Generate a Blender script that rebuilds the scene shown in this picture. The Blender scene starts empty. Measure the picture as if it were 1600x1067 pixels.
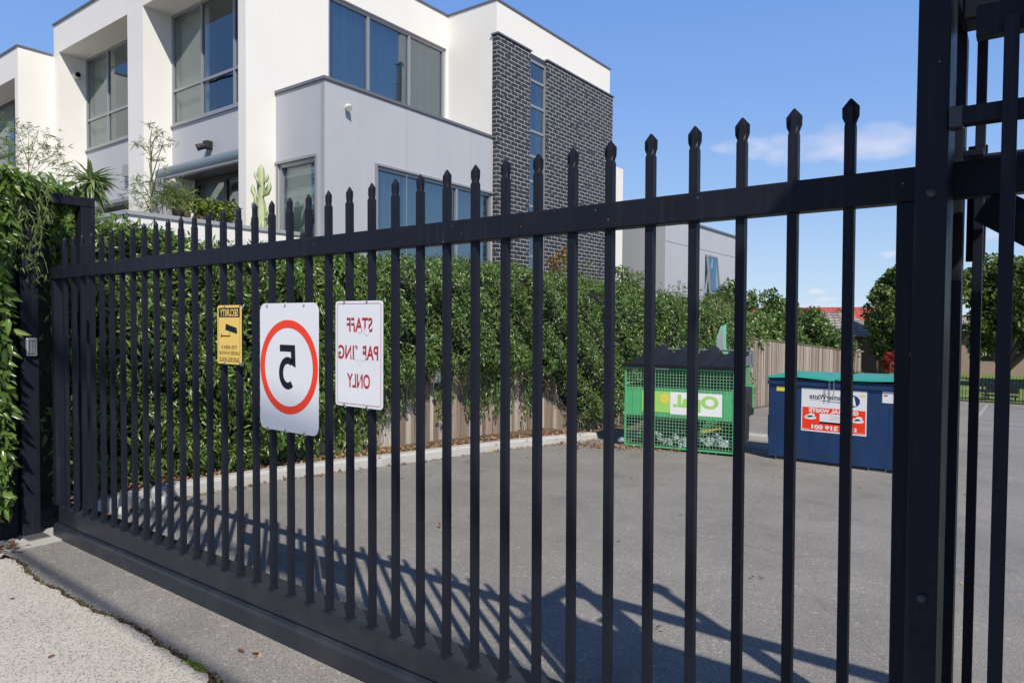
import bpy, math, random
import numpy as np
from mathutils import Vector, Matrix
random.seed(7); RNG = np.random.default_rng(11)
C = bpy.context.scene.collection
SC = bpy.context.scene
R = math.radians
# ------------------------------------------------------------------ camera
YAW, PITCH, ROLL, FPX = R(36.602), R(-1.573), R(.430), 1075.6
CAM = Vector((0, 0, 1.6))
_f = Vector((-math.sin(YAW)*math.cos(PITCH), math.cos(YAW)*math.cos(PITCH), math.sin(PITCH)))
_r = Vector((math.cos(YAW), math.sin(YAW), 0)); _u = _r.cross(_f)
_a = _r*math.cos(ROLL)+_u*math.sin(ROLL); _b = -_r*math.sin(ROLL)+_u*math.cos(ROLL)
cd = bpy.data.cameras.new('camera'); cam = bpy.data.objects.new('camera', cd); C.objects.link(cam)
cam.matrix_world = Matrix(((_a.x, _b.x, -_f.x, CAM.x), (_a.y, _b.y, -_f.y, CAM.y), (_a.z, _b.z, -_f.z, CAM.z), (0, 0, 0, 1)))
cd.sensor_width = 36; cd.lens = FPX/1600*36; cd.clip_start = .05; cd.clip_end = 3000
SC.camera = cam
# ------------------------------------------------------------------ light
SUN = Vector((.83, -.585, 1)).normalized()
EL = math.asin(SUN.z); AZ = math.atan2(SUN.x, SUN.y)
w = bpy.data.worlds.new('World'); SC.world = w; w.use_nodes = True
nt = w.node_tree; nt.nodes.clear()
def N(nt, t, **k):
    n = nt.nodes.new(t)
    for a, b in k.items(): setattr(n, a, b)
    return n
def L(nt, a, b): nt.links.new(a, b)
def MATH(nt, op, a, b=None, clamp=False):
    n = N(nt, 'ShaderNodeMath', operation=op, use_clamp=clamp)
    for i, v in enumerate((a, b)):
        if v is None: continue
        if isinstance(v, (int, float)): n.inputs[i].default_value = v
        else: L(nt, v, n.inputs[i])
    return n.outputs[0]
sky = N(nt, 'ShaderNodeTexSky', sky_type='NISHITA', sun_disc=False, sun_elevation=EL, sun_rotation=AZ, altitude=0, air_density=1.0, dust_density=0, ozone_density=2.0)
tc = N(nt, 'ShaderNodeTexCoord')
def cloud(px, py, wx, wy, seed):
    d = (_f+_a*((px-800)/FPX)-_b*((py-533.5)/FPX)).normalized()
    e = Vector((d.y, -d.x, 0)).normalized(); g = e.cross(d)
    def dot(v):
        n = N(nt, 'ShaderNodeVectorMath', operation='DOT_PRODUCT'); L(nt, tc.outputs['Generated'], n.inputs[0]); n.inputs[1].default_value = v
        return n.outputs['Value']
    x = MATH(nt, 'DIVIDE', dot(e), wx); y = MATH(nt, 'DIVIDE', dot(g), wy)
    r2 = MATH(nt, 'ADD', MATH(nt, 'MULTIPLY', x, x), MATH(nt, 'MULTIPLY', y, y))
    fr = MATH(nt, 'GREATER_THAN', dot(d), 0)
    mp = N(nt, 'ShaderNodeMapping'); mp.inputs['Scale'].default_value = (1, 1, 2.0); mp.inputs['Location'].default_value = (seed, seed*.7, 0); L(nt, tc.outputs['Generated'], mp.inputs[0])
    no = N(nt, 'ShaderNodeTexNoise'); L(nt, mp.outputs[0], no.inputs['Vector']); no.inputs['Scale'].default_value = 1.25/wx; no.inputs['Detail'].default_value = 9; no.inputs['Roughness'].default_value = .55
    v = MATH(nt, 'SUBTRACT', MATH(nt, 'ADD', MATH(nt, 'MULTIPLY', MATH(nt, 'SUBTRACT', no.outputs[0], .5), 2.6), .62), r2)
    return MATH(nt, 'MULTIPLY', MATH(nt, 'MULTIPLY', v, .95, True), fr)
cl = None
for args, s in (((1285, 226, .13, .036, 3.1), .88), ((1165, 232, .05, .02, 1.3), .5), ((1277, 456, .017, .005, 5.2), .9), ((1290, 468, .02, .005, 2.2), .8), ((1565, 362, .055, .012, 7.7), .5), ((1392, 398, .02, .006, 4.4), .6), ((1300, 480, .12, .007, 9.1), .45)):
    c_ = MATH(nt, 'MULTIPLY', cloud(*args), s); cl = c_ if cl is None else MATH(nt, 'MAXIMUM', cl, c_)
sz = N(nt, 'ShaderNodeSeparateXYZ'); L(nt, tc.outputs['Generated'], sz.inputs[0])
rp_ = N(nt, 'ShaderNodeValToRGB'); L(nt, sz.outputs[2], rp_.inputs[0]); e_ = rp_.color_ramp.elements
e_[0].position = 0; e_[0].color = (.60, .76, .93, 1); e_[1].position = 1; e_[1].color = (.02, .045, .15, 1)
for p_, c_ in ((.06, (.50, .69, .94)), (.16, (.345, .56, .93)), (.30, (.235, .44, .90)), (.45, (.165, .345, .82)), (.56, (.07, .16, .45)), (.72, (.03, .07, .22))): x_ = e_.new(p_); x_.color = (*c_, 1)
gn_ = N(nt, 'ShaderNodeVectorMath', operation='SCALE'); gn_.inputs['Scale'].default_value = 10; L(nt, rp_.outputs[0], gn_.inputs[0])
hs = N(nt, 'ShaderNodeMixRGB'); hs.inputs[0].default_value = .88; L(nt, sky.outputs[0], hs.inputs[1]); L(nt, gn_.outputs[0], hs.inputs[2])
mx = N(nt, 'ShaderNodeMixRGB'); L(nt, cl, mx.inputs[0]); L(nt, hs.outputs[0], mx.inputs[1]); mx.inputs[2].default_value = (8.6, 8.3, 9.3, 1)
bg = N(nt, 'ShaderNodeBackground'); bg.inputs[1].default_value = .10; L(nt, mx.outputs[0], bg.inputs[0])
wo = N(nt, 'ShaderNodeOutputWorld'); L(nt, bg.outputs[0], wo.inputs[0])
sl = bpy.data.lights.new('sun', 'SUN'); sl.energy = 4.8; sl.angle = R(.55); sl.color = (1, .94, .845)
so = bpy.data.objects.new('sun', sl); C.objects.link(so); so.rotation_euler = SUN.to_track_quat('Z', 'Y').to_euler(); so.location = SUN*30
SC.view_settings.view_transform = 'Standard'; SC.view_settings.look = 'None'; SC.view_settings.exposure = 0; SC.view_settings.gamma = 1
SC.cycles.max_bounces = 8; SC.cycles.transparent_max_bounces = 12; SC.cycles.diffuse_bounces = 3

# ------------------------------------------------------------------ materials
MATS = {}
def mat(name, col, rough=.6, metal=0, spec=.5, noise=None, bump=None, var=None, island=0, coat=0):
    """noise=(scale, amount[, stretch xyz]) brightens/darkens; bump=(scale, strength, dist); var=second colour mixed by large noise"""
    m = bpy.data.materials.new(name); m.use_nodes = True; t = m.node_tree; b = t.nodes['Principled BSDF']
    b.inputs['Base Color'].default_value = (*col, 1); b.inputs['Roughness'].default_value = rough; b.inputs['Metallic'].default_value = metal
    b.inputs['Specular IOR Level'].default_value = spec; b.inputs['Coat Weight'].default_value = coat
    tc = N(t, 'ShaderNodeTexCoord'); cur = None
    def rgb(c):
        n = N(t, 'ShaderNodeRGB'); n.outputs[0].default_value = (*c, 1); return n.outputs[0]
    cur = rgb(col)
    if var:
        c2, sc, lo, hi = var
        n = N(t, 'ShaderNodeTexNoise'); n.inputs['Scale'].default_value = sc; n.inputs['Detail'].default_value = 6; L(t, tc.outputs['Object'], n.inputs['Vector'])
        mr = N(t, 'ShaderNodeMapRange'); mr.inputs[1].default_value = lo; mr.inputs[2].default_value = hi; L(t, n.outputs[0], mr.inputs[0])
        mm = N(t, 'ShaderNodeMixRGB'); L(t, mr.outputs[0], mm.inputs[0]); L(t, cur, mm.inputs[1]); mm.inputs[2].default_value = (*c2, 1); cur = mm.outputs[0]
    if noise:
        n = N(t, 'ShaderNodeTexNoise'); n.inputs['Scale'].default_value = noise[0]; n.inputs['Detail'].default_value = 5
        mp = N(t, 'ShaderNodeMapping'); mp.inputs['Scale'].default_value = noise[2] if len(noise) > 2 else (1, 1, 1)
        L(t, tc.outputs['Object'], mp.inputs[0]); L(t, mp.outputs[0], n.inputs['Vector'])
        v = MATH(t, 'ADD', MATH(t, 'MULTIPLY', MATH(t, 'SUBTRACT', n.outputs[0], .5), noise[1]*2), 1)
        h = N(t, 'ShaderNodeHueSaturation'); L(t, v, h.inputs['Value']); L(t, cur, h.inputs['Color']); cur = h.outputs[0]
        rr = MATH(t, 'ADD', MATH(t, 'MULTIPLY', MATH(t, 'SUBTRACT', n.outputs[0], .5), .3), rough, True); L(t, rr, b.inputs['Roughness'])
    if island:
        g = N(t, 'ShaderNodeNewGeometry'); v = MATH(t, 'ADD', MATH(t, 'MULTIPLY', MATH(t, 'SUBTRACT', g.outputs['Random Per Island'], .5), island*2), 1)
        h = N(t, 'ShaderNodeHueSaturation'); L(t, v, h.inputs['Value']); L(t, cur, h.inputs['Color']); cur = h.outputs[0]
    L(t, cur, b.inputs['Base Color'])
    if bump:
        n = N(t, 'ShaderNodeTexNoise'); n.inputs['Scale'].default_value = bump[0]; n.inputs['Detail'].default_value = 4; L(t, tc.outputs['Object'], n.inputs['Vector'])
        bp = N(t, 'ShaderNodeBump'); bp.inputs['Strength'].default_value = bump[1]; bp.inputs['Distance'].default_value = bump[2]; L(t, n.outputs[0], bp.inputs['Height']); L(t, bp.outputs[0], b.inputs['Normal'])
    MATS[name] = m; return m
def leafmat(name, c1, c2, rough=.4, trans=.25, c3=None):
    m = bpy.data.materials.new(name); m.use_nodes = True; t = m.node_tree; b = t.nodes['Principled BSDF']; out = t.nodes['Material Output']
    g = N(t, 'ShaderNodeNewGeometry'); cr = N(t, 'ShaderNodeValToRGB'); e = cr.color_ramp.elements
    e[0].color = (*c1, 1); e[1].color = (*c2, 1); e[1].position = .93 if c3 else 1
    if c3: x = cr.color_ramp.elements.new(1.0); x.color = (*c3, 1)
    L(t, g.outputs['Random Per Island'], cr.inputs[0]); L(t, cr.outputs[0], b.inputs['Base Color']); b.inputs['Roughness'].default_value = rough
    tr = N(t, 'ShaderNodeBsdfTranslucent'); h = N(t, 'ShaderNodeHueSaturation'); h.inputs['Value'].default_value = 1.5; h.inputs['Saturation'].default_value = 1.1; L(t, cr.outputs[0], h.inputs['Color']); L(t, h.outputs[0], tr.inputs[0])
    ms = N(t, 'ShaderNodeMixShader'); ms.inputs[0].default_value = trans; L(t, b.outputs[0], ms.inputs[1]); L(t, tr.outputs[0], ms.inputs[2]); L(t, ms.outputs[0], out.inputs[0])
    MATS[name] = m; return m
mat('steel', (.0145, .0165, .025), .42, 0, .09, noise=(9, .25), var=((.024, .026, .034), 3.0, .6, .8), bump=(260, .05, .001))
def chips(name):
    m = MATS[name]; t = m.node_tree; b = t.nodes['Principled BSDF']; src = b.inputs['Base Color'].links[0].from_socket; tc = N(t, 'ShaderNodeTexCoord')
    v = N(t, 'ShaderNodeTexVoronoi'); v.inputs['Scale'].default_value = 42; L(t, tc.outputs['Object'], v.inputs['Vector']); s = N(t, 'ShaderNodeSeparateColor'); L(t, v.outputs['Color'], s.inputs[0])
    k = MATH(t, 'MULTIPLY', MATH(t, 'LESS_THAN', v.outputs['Distance'], MATH(t, 'MULTIPLY', s.outputs[1], .16)), MATH(t, 'GREATER_THAN', s.outputs[0], .93))
    mp = N(t, 'ShaderNodeMapping'); mp.inputs['Scale'].default_value = (14, 14, .8); L(t, tc.outputs['Object'], mp.inputs[0]); n = N(t, 'ShaderNodeTexNoise'); n.inputs['Scale'].default_value = 3; n.inputs['Detail'].default_value = 6; L(t, mp.outputs[0], n.inputs['Vector'])
    mr = N(t, 'ShaderNodeMapRange'); mr.inputs[1].default_value = .55; mr.inputs[2].default_value = .8; mr.inputs[4].default_value = .30; L(t, n.outputs[0], mr.inputs[0])
    a = N(t, 'ShaderNodeMixRGB'); L(t, mr.outputs[0], a.inputs[0]); L(t, src, a.inputs[1]); a.inputs[2].default_value = (.055, .058, .066, 1)
    c = N(t, 'ShaderNodeMixRGB'); L(t, k, c.inputs[0]); L(t, a.outputs[0], c.inputs[1]); c.inputs[2].default_value = (.13, .125, .12, 1); L(t, c.outputs[0], b.inputs['Base Color'])
chips('steel')
mat('steel_worn', (.04, .042, .05), .36, 0, .35, noise=(30, .3), bump=(200, .06, .001))
mat('steel_beam', (.020, .023, .033), .36, 0, .4, noise=(7, .2), var=((.042, .044, .05), 4.0, .5, .8), bump=(200, .06, .001))  # base lightened to stand in for sky reflection on the beam, plus dust
mat('galv', (.42, .42, .43), .35, .8, noise=(40, .2))
mat('white_paint', (.80, .775, .725), .75, noise=(1.3, .035), bump=(120, .12, .002), var=((.73, .71, .66), .45, .5, .9))
mat('grey_clad', (.435, .445, .475), .55, noise=(5, .05, (1, 1, .12)), var=((.39, .395, .42), .5, .55, .85))
mat('grey_clad_dark', (.34, .35, .36), .55, noise=(2.2, .05, (1, 1, .25)))
mat('coping', (.17, .175, .19), .45, .3, noise=(4, .1))
mat('dark_frame', (.06, .063, .072), .4, .2)
mat('light_frame', (.33, .335, .35), .4, .4)
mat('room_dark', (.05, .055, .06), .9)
mat('curtain', (.36, .42, .44), .9, noise=(3, .15, (1, 1, .1)))
mat('blind_or_reflection', (.66, .64, .53), .9, noise=(1.2, .1))
mat('awning', (.17, .21, .24), .5, noise=(3, .08))
mat('sign_white', (.78, .78, .80), .28, noise=(3, .05), coat=.2)
mat('sign_yellow', (.86, .58, .13), .35, noise=(5, .06))
mat('sign_red', (.88, .045, .008), .4)
mat('sign_darkred', (.42, .012, .018), .45, noise=(60, .25))
mat('ink', (.006, .007, .010), .5, 0, .25)
mat('ink_brown', (.05, .028, .008), .5)
mat('bin_green', (.085, .40, .17), .42, noise=(6, .16), var=((.035, .27, .08), 5, .55, .8), bump=(60, .05, .003))
mat('bin_green_wire', (.22, .44, .27), .5, .2, noise=(20, .25))
mat('bin_black', (.014, .015, .018), .5, noise=(8, .3))
mat('lid_plastic', (.009, .010, .013), .62, 0, .25, noise=(7, .25), bump=(14, .15, .01))
mat('lid_end', (.16, .2, .22), .35, noise=(5, .2))
mat('bin_blue', (.009, .038, .118), .42, noise=(9, .3, (1, 1, .3)), var=((.02, .04, .08), 4, .55, .75), bump=(20, .06, .004))
mat('bin_lid_teal', (.03, .30, .225), .45, noise=(5, .1), bump=(6, .1, .01))
mat('sticker_lime', (.33, .62, .14), .5, noise=(6, .1))
mat('sticker_yellow', (.75, .62, .08), .5)
mat('sticker_orange', (.70, .55, .10), .5)
mat('rubbish', (.50, .54, .58), .4, island=.3)
mat('teal_flap', (.20, .58, .38), .5)
mat('roof_red', (.50, .075, .05), .7, noise=(3, .15))
mat('brick_red', (.10, .045, .038), .9, noise=(20, .2))
mat('bark', (.12, .085, .06), .9, noise=(25, .35, (1, 1, .3)), bump=(60, .5, .01))
mat('stem_green', (.16, .17, .07), .7, noise=(20, .2))
mat('stem_dry', (.22, .17, .11), .8)
mat('cactus', (.42, .47, .25), .6, noise=(12, .25, (3, 3, 1)))
mat('pole_galv', (.2, .2, .21), .5, .4)
mat('render_pink', (.34, .25, .21), .8, noise=(2, .08))
mat('rubber', (.015, .015, .015), .6)
mat('lens', (.75, .72, .62), .3)
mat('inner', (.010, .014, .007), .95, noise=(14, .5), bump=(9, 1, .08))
mat('keypad_silver', (.55, .56, .58), .3, .7); mat('keypad_dark', (.03, .035, .045), .35)
mat('concrete', (.44, .43, .40), .85, noise=(5, .12), bump=(90, .35, .004), var=((.30, .29, .27), 1.6, .52, .8))
leafmat('leaf_vine', (.034, .070, .014), (.165, .265, .052), .27, .30, (.32, .36, .10))
leafmat('leaf_hedge', (.036, .074, .018), (.15, .24, .056), .28, .26, (.26, .30, .11))
leafmat('leaf_tree', (.035, .070, .014), (.12, .18, .032), .45, .2, (.20, .23, .05))
leafmat('leaf_sparse', (.10, .15, .04), (.20, .26, .09), .5, .3)
leafmat('leaf_shrub', (.07, .12, .015), (.19, .24, .03), .4, .25)
leafmat('leaf_yucca', (.09, .16, .05), (.30, .38, .17), .4, .25)
leafmat('leaf_redtip', (.20, .035, .015), (.17, .15, .03), .4, .25)
leafmat('leaf_red', (.16, .012, .010), (.34, .03, .02), .5, .2)
leafmat('litter', (.14, .06, .03), (.44, .28, .16), .8, .1)
leafmat('debris', (.03, .022, .016), (.15, .085, .06), .9, .05)
leafmat('grass_blade', (.10, .17, .03), (.20, .28, .06), .6, .3)

def asphalt():
    m = bpy.data.materials.new('asphalt'); m.use_nodes = True; t = m.node_tree; b = t.nodes['Principled BSDF']; tc = N(t, 'ShaderNodeTexCoord')
    v = N(t, 'ShaderNodeTexVoronoi'); v.inputs['Scale'].default_value = 240; L(t, tc.outputs['Object'], v.inputs['Vector'])
    v2 = N(t, 'ShaderNodeTexVoronoi'); v2.inputs['Scale'].default_value = 60; L(t, tc.outputs['Object'], v2.inputs['Vector'])
    n = N(t, 'ShaderNodeTexNoise'); n.inputs['Scale'].default_value = .8; n.inputs['Detail'].default_value = 8; n.inputs['Roughness'].default_value = .65; L(t, tc.outputs['Object'], n.inputs['Vector'])
    n2 = N(t, 'ShaderNodeTexNoise'); n2.inputs['Scale'].default_value = 210; n2.inputs['Detail'].default_value = 2; L(t, tc.outputs['Object'], n2.inputs['Vector'])
    sep = N(t, 'ShaderNodeSeparateColor'); L(t, v.outputs['Color'], sep.inputs[0])
    sep2 = N(t, 'ShaderNodeSeparateColor'); L(t, v2.outputs['Color'], sep2.inputs[0])
    cr = N(t, 'ShaderNodeValToRGB'); e = cr.color_ramp.elements; e[0].color = (.125, .118, .110, 1); e[1].color = (.46, .43, .39, 1); e[1].position = 1
    x = e.new(.35); x.color = (.232, .219, .204, 1); x = e.new(.9); x.color = (.31, .292, .27, 1)
    L(t, sep.outputs[0], cr.inputs[0])
    st = MATH(t, 'GREATER_THAN', sep2.outputs[1], .975)
    mm = N(t, 'ShaderNodeMixRGB'); L(t, MATH(t, 'MULTIPLY', st, .45), mm.inputs[0]); L(t, cr.outputs[0], mm.inputs[1]); mm.inputs[2].default_value = (.5, .46, .40, 1)
    val = MATH(t, 'ADD', MATH(t, 'MULTIPLY', n.outputs[0], .9), .56)
    val = MATH(t, 'MULTIPLY', val, MATH(t, 'ADD', MATH(t, 'MULTIPLY', n2.outputs[0], .5), .75))
    h = N(t, 'ShaderNodeHueSaturation'); L(t, val, h.inputs['Value']); L(t, mm.outputs[0], h.inputs['Color'])
    ns = N(t, 'ShaderNodeTexNoise'); ns.inputs['Scale'].default_value = 1.15; ns.inputs['Detail'].default_value = 7; ns.inputs['Distortion'].default_value = .6; L(t, tc.outputs['Object'], ns.inputs['Vector'])
    mrs = N(t, 'ShaderNodeMapRange'); mrs.inputs[1].default_value = .57; mrs.inputs[2].default_value = .70; mrs.inputs[3].default_value = 1; mrs.inputs[4].default_value = .80; L(t, ns.outputs[0], mrs.inputs[0])
    hst = N(t, 'ShaderNodeHueSaturation'); L(t, mrs.outputs[0], hst.inputs['Value']); L(t, h.outputs[0], hst.inputs['Color']); h = hst
    # fine cracks
    vc = N(t, 'ShaderNodeTexVoronoi', feature='DISTANCE_TO_EDGE'); vc.inputs['Scale'].default_value = .33
    nw = N(t, 'ShaderNodeTexNoise'); nw.inputs['Scale'].default_value = 2; nw.inputs['Detail'].default_value = 5; L(t, tc.outputs['Object'], nw.inputs['Vector'])
    va = N(t, 'ShaderNodeMixRGB'); va.inputs[0].default_value = .18; L(t, tc.outputs['Object'], va.inputs[1]); L(t, nw.outputs['Color'], va.inputs[2]); L(t, va.outputs[0], vc.inputs['Vector'])
    ck = MATH(t, 'LESS_THAN', vc.outputs['Distance'], .0022)
    m2 = N(t, 'ShaderNodeMixRGB'); L(t, MATH(t, 'MULTIPLY', ck, .15), m2.inputs[0]); L(t, h.outputs[0], m2.inputs[1]); m2.inputs[2].default_value = (.03, .03, .03, 1)
    L(t, m2.outputs[0], b.inputs['Base Color']); b.inputs['Roughness'].default_value = .78
    bp = N(t, 'ShaderNodeBump'); bp.inputs['Strength'].default_value = .55; bp.inputs['Distance'].default_value = .003; L(t, v.outputs['Distance'], bp.inputs['Height']); bp.invert = True; L(t, bp.outputs[0], b.inputs['Normal'])
    MATS['asphalt'] = m
asphalt()
def aggregate():
    m = bpy.data.materials.new('aggregate'); m.use_nodes = True; t = m.node_tree; b = t.nodes['Principled BSDF']; tc = N(t, 'ShaderNodeTexCoord')
    v = N(t, 'ShaderNodeTexVoronoi'); v.inputs['Scale'].default_value = 98; L(t, tc.outputs['Object'], v.inputs['Vector'])
    sep = N(t, 'ShaderNodeSeparateColor'); L(t, v.outputs['Color'], sep.inputs[0])
    n = N(t, 'ShaderNodeTexNoise'); n.inputs['Scale'].default_value = 1.6; n.inputs['Detail'].default_value = 7; L(t, tc.outputs['Object'], n.inputs['Vector'])
    n3 = N(t, 'ShaderNodeTexNoise'); n3.inputs['Scale'].default_value = 40; n3.inputs['Detail'].default_value = 4; L(t, tc.outputs['Object'], n3.inputs['Vector'])
    base = N(t, 'ShaderNodeMixRGB'); L(t, n3.outputs[0], base.inputs[0]); base.inputs[1].default_value = (.40, .37, .32, 1); base.inputs[2].default_value = (.62, .58, .51, 1)
    th = MATH(t, 'ADD', MATH(t, 'MULTIPLY', MATH(t, 'SUBTRACT', n.outputs[0], .5), .9), .50)
    isst = MATH(t, 'MULTIPLY', MATH(t, 'GREATER_THAN', sep.outputs[0], th), MATH(t, 'LESS_THAN', v.outputs['Distance'], .42))
    sc_ = N(t, 'ShaderNodeValToRGB'); e = sc_.color_ramp.elements; e[0].color = (.07, .068, .065, 1); e[1].color = (.28, .25, .21, 1); L(t, sep.outputs[1], sc_.inputs[0])
    mm = N(t, 'ShaderNodeMixRGB'); L(t, MATH(t, 'MULTIPLY', isst, .85), mm.inputs[0]); L(t, base.outputs[0], mm.inputs[1]); L(t, sc_.outputs[0], mm.inputs[2])
    h = N(t, 'ShaderNodeHueSaturation'); L(t, MATH(t, 'ADD', MATH(t, 'MULTIPLY', n.outputs[0], .35), .83), h.inputs['Value']); L(t, mm.outputs[0], h.inputs['Color'])
    L(t, h.outputs[0], b.inputs['Base Color']); b.inputs['Roughness'].default_value = .85
    bp = N(t, 'ShaderNodeBump'); bp.inputs['Strength'].default_value = .5; bp.inputs['Distance'].default_value = .003; L(t, n3.outputs[0], bp.inputs['Height']); L(t, bp.outputs[0], b.inputs['Normal'])
    MATS['aggregate'] = m
aggregate()
def brick(name, c1, c2, mortar, bw, rh, ms, dirt=.5):
    m = bpy.data.materials.new(name); m.use_nodes = True; t = m.node_tree; b = t.nodes['Principled BSDF']
    tc = N(t, 'ShaderNodeTexCoord'); sp = N(t, 'ShaderNodeSeparateXYZ'); L(t, tc.outputs['Object'], sp.inputs[0])
    u = MATH(t, 'ADD', sp.outputs[0], sp.outputs[1]); cb = N(t, 'ShaderNodeCombineXYZ'); L(t, u, cb.inputs[0]); L(t, sp.outputs[2], cb.inputs[1])
    br = N(t, 'ShaderNodeTexBrick'); L(t, cb.outputs[0], br.inputs['Vector']); br.inputs['Scale'].default_value = 1
    br.inputs['Color1'].default_value = (*c1, 1); br.inputs['Color2'].default_value = (*c2, 1); br.inputs['Mortar'].default_value = (*mortar, 1)
    br.inputs['Brick Width'].default_value = bw; br.inputs['Row Height'].default_value = rh; br.inputs['Mortar Size'].default_value = ms; br.inputs['Mortar Smooth'].default_value = .1; br.inputs['Bias'].default_value = -.2
    n = N(t, 'ShaderNodeTexNoise'); n.inputs['Scale'].default_value = 7; n.inputs['Detail'].default_value = 3; L(t, tc.outputs['Object'], n.inputs['Vector'])
    n2 = N(t, 'ShaderNodeTexNoise'); n2.inputs['Scale'].default_value = 60; L(t, tc.outputs['Object'], n2.inputs['Vector'])
    gone = MATH(t, 'MULTIPLY', MATH(t, 'GREATER_THAN', n.outputs[0], .60), dirt)
    mm = N(t, 'ShaderNodeMixRGB'); L(t, MATH(t, 'MULTIPLY', gone, br.outputs['Fac']), mm.inputs[0]); L(t, br.outputs['Color'], mm.inputs[1]); mm.inputs[2].default_value = (*c2, 1)
    h = N(t, 'ShaderNodeHueSaturation'); L(t, MATH(t, 'ADD', MATH(t, 'MULTIPLY', n2.outputs[0], .5), .75), h.inputs['Value']); L(t, mm.outputs[0], h.inputs['Color'])
    L(t, h.outputs[0], b.inputs['Base Color']); b.inputs['Roughness'].default_value = .6
    bp = N(t, 'ShaderNodeBump'); bp.inputs['Strength'].default_value = .6; bp.inputs['Distance'].default_value = .006; bp.invert = True; L(t, br.outputs['Fac'], bp.inputs['Height']); L(t, bp.outputs[0], b.inputs['Normal'])
    MATS[name] = m
brick('brick_dark', (.024, .024, .031), (.040, .039, .048), (.44, .42, .39), .24, .0862, .0066, .85)
def glass(name, tint, refl):
    m = bpy.data.materials.new(name); m.use_nodes = True; t = m.node_tree; t.nodes.clear(); o = N(t, 'ShaderNodeOutputMaterial')
    tr = N(t, 'ShaderNodeBsdfTransparent'); tr.inputs[0].default_value = (*tint, 1); gl = N(t, 'ShaderNodeBsdfGlossy'); gl.inputs['Roughness'].default_value = .015; gl.inputs[0].default_value = (.85, .95, 1, 1)
    lw = N(t, 'ShaderNodeLayerWeight'); lw.inputs[0].default_value = .35
    f = MATH(t, 'ADD', MATH(t, 'MULTIPLY', lw.outputs['Fresnel'], .7), refl, True)
    tc = N(t, 'ShaderNodeTexCoord'); n = N(t, 'ShaderNodeTexNoise'); n.inputs['Scale'].default_value = .9; L(t, tc.outputs['Object'], n.inputs['Vector'])
    bp = N(t, 'ShaderNodeBump'); bp.inputs['Strength'].default_value = .12; bp.inputs['Distance'].default_value = .02; L(t, n.outputs[0], bp.inputs['Height']); L(t, bp.outputs[0], gl.inputs['Normal'])
    ms = N(t, 'ShaderNodeMixShader'); L(t, f, ms.inputs[0]); L(t, tr.outputs[0], ms.inputs[1]); L(t, gl.outputs[0], ms.inputs[2]); L(t, ms.outputs[0], o.inputs[0]); MATS[name] = m
glass('glass', (.42, .62, .70), .20); glass('glass_clear', (.75, .82, .80), .12)
def paling():
    m = bpy.data.materials.new('paling'); m.use_nodes = True; t = m.node_tree; b = t.nodes['Principled BSDF']; tc = N(t, 'ShaderNodeTexCoord'); g = N(t, 'ShaderNodeNewGeometry')
    cr = N(t, 'ShaderNodeValToRGB'); e = cr.color_ramp.elements; e[0].color = (.15, .11, .08, 1); e[1].color = (.46, .41, .35, 1); x = e.new(.5); x.color = (.31, .25, .195, 1); L(t, g.outputs['Random Per Island'], cr.inputs[0])
    mp = N(t, 'ShaderNodeMapping'); mp.inputs['Scale'].default_value = (28, 28, 1.2); L(t, tc.outputs['Object'], mp.inputs[0])
    n = N(t, 'ShaderNodeTexNoise'); n.inputs['Scale'].default_value = 1.6; n.inputs['Detail'].default_value = 8; n.inputs['Roughness'].default_value = .7; L(t, mp.outputs[0], n.inputs['Vector'])
    h = N(t, 'ShaderNodeHueSaturation'); L(t, MATH(t, 'ADD', MATH(t, 'MULTIPLY', n.outputs[0], 1.5), .25), h.inputs['Value']); L(t, cr.outputs[0], h.inputs['Color']); L(t, h.outputs[0], b.inputs['Base Color']); b.inputs['Roughness'].default_value = .9
    bp = N(t, 'ShaderNodeBump'); bp.inputs['Strength'].default_value = .5; bp.inputs['Distance'].default_value = .004; L(t, n.outputs[0], bp.inputs['Height']); L(t, bp.outputs[0], b.inputs['Normal']); MATS['paling'] = m
paling()
def groove(name, col, pitch=.075):
    m = MATS[name]; t = m.node_tree; b = t.nodes['Principled BSDF']; tc = N(t, 'ShaderNodeTexCoord'); sp = N(t, 'ShaderNodeSeparateXYZ'); L(t, tc.outputs['Object'], sp.inputs[0])
    u = MATH(t, 'ADD', sp.outputs[0], sp.outputs[1]); s = MATH(t, 'GREATER_THAN', MATH(t, 'FRACT', MATH(t, 'DIVIDE', u, pitch)), .12)
    bp = N(t, 'ShaderNodeBump'); bp.inputs['Strength'].default_value = .4; bp.inputs['Distance'].default_value = .004; L(t, s, bp.inputs['Height']); L(t, bp.outputs[0], b.inputs['Normal'])
groove('grey_clad', 0); groove('grey_clad_dark', 0)
def tiles(name, c1, c2):
    m = mat(name, c1, .8, noise=(6, .2)); t = m.node_tree; b = t.nodes['Principled BSDF']; tc = N(t, 'ShaderNodeTexCoord')
    br = N(t, 'ShaderNodeTexBrick'); br.inputs['Scale'].default_value = 1; br.inputs['Brick Width'].default_value = .34; br.inputs['Row Height'].default_value = .17; br.inputs['Mortar Size'].default_value = .022
    br.inputs['Color1'].default_value = (*c1, 1); br.inputs['Color2'].default_value = (*c2, 1); br.inputs['Mortar'].default_value = (.05, .045, .045, 1)
    sp = N(t, 'ShaderNodeSeparateXYZ'); L(t, tc.outputs['Object'], sp.inputs[0]); cb = N(t, 'ShaderNodeCombineXYZ'); L(t, sp.outputs[0], cb.inputs[0]); L(t, sp.outputs[2], cb.inputs[1]); L(t, cb.outputs[0], br.inputs['Vector']); L(t, br.outputs['Color'], b.inputs['Base Color'])
tiles('roof_grey', (.46, .41, .37), (.30, .255, .23)); tiles('roof_redtile', (.70, .12, .075), (.58, .09, .06))
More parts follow.
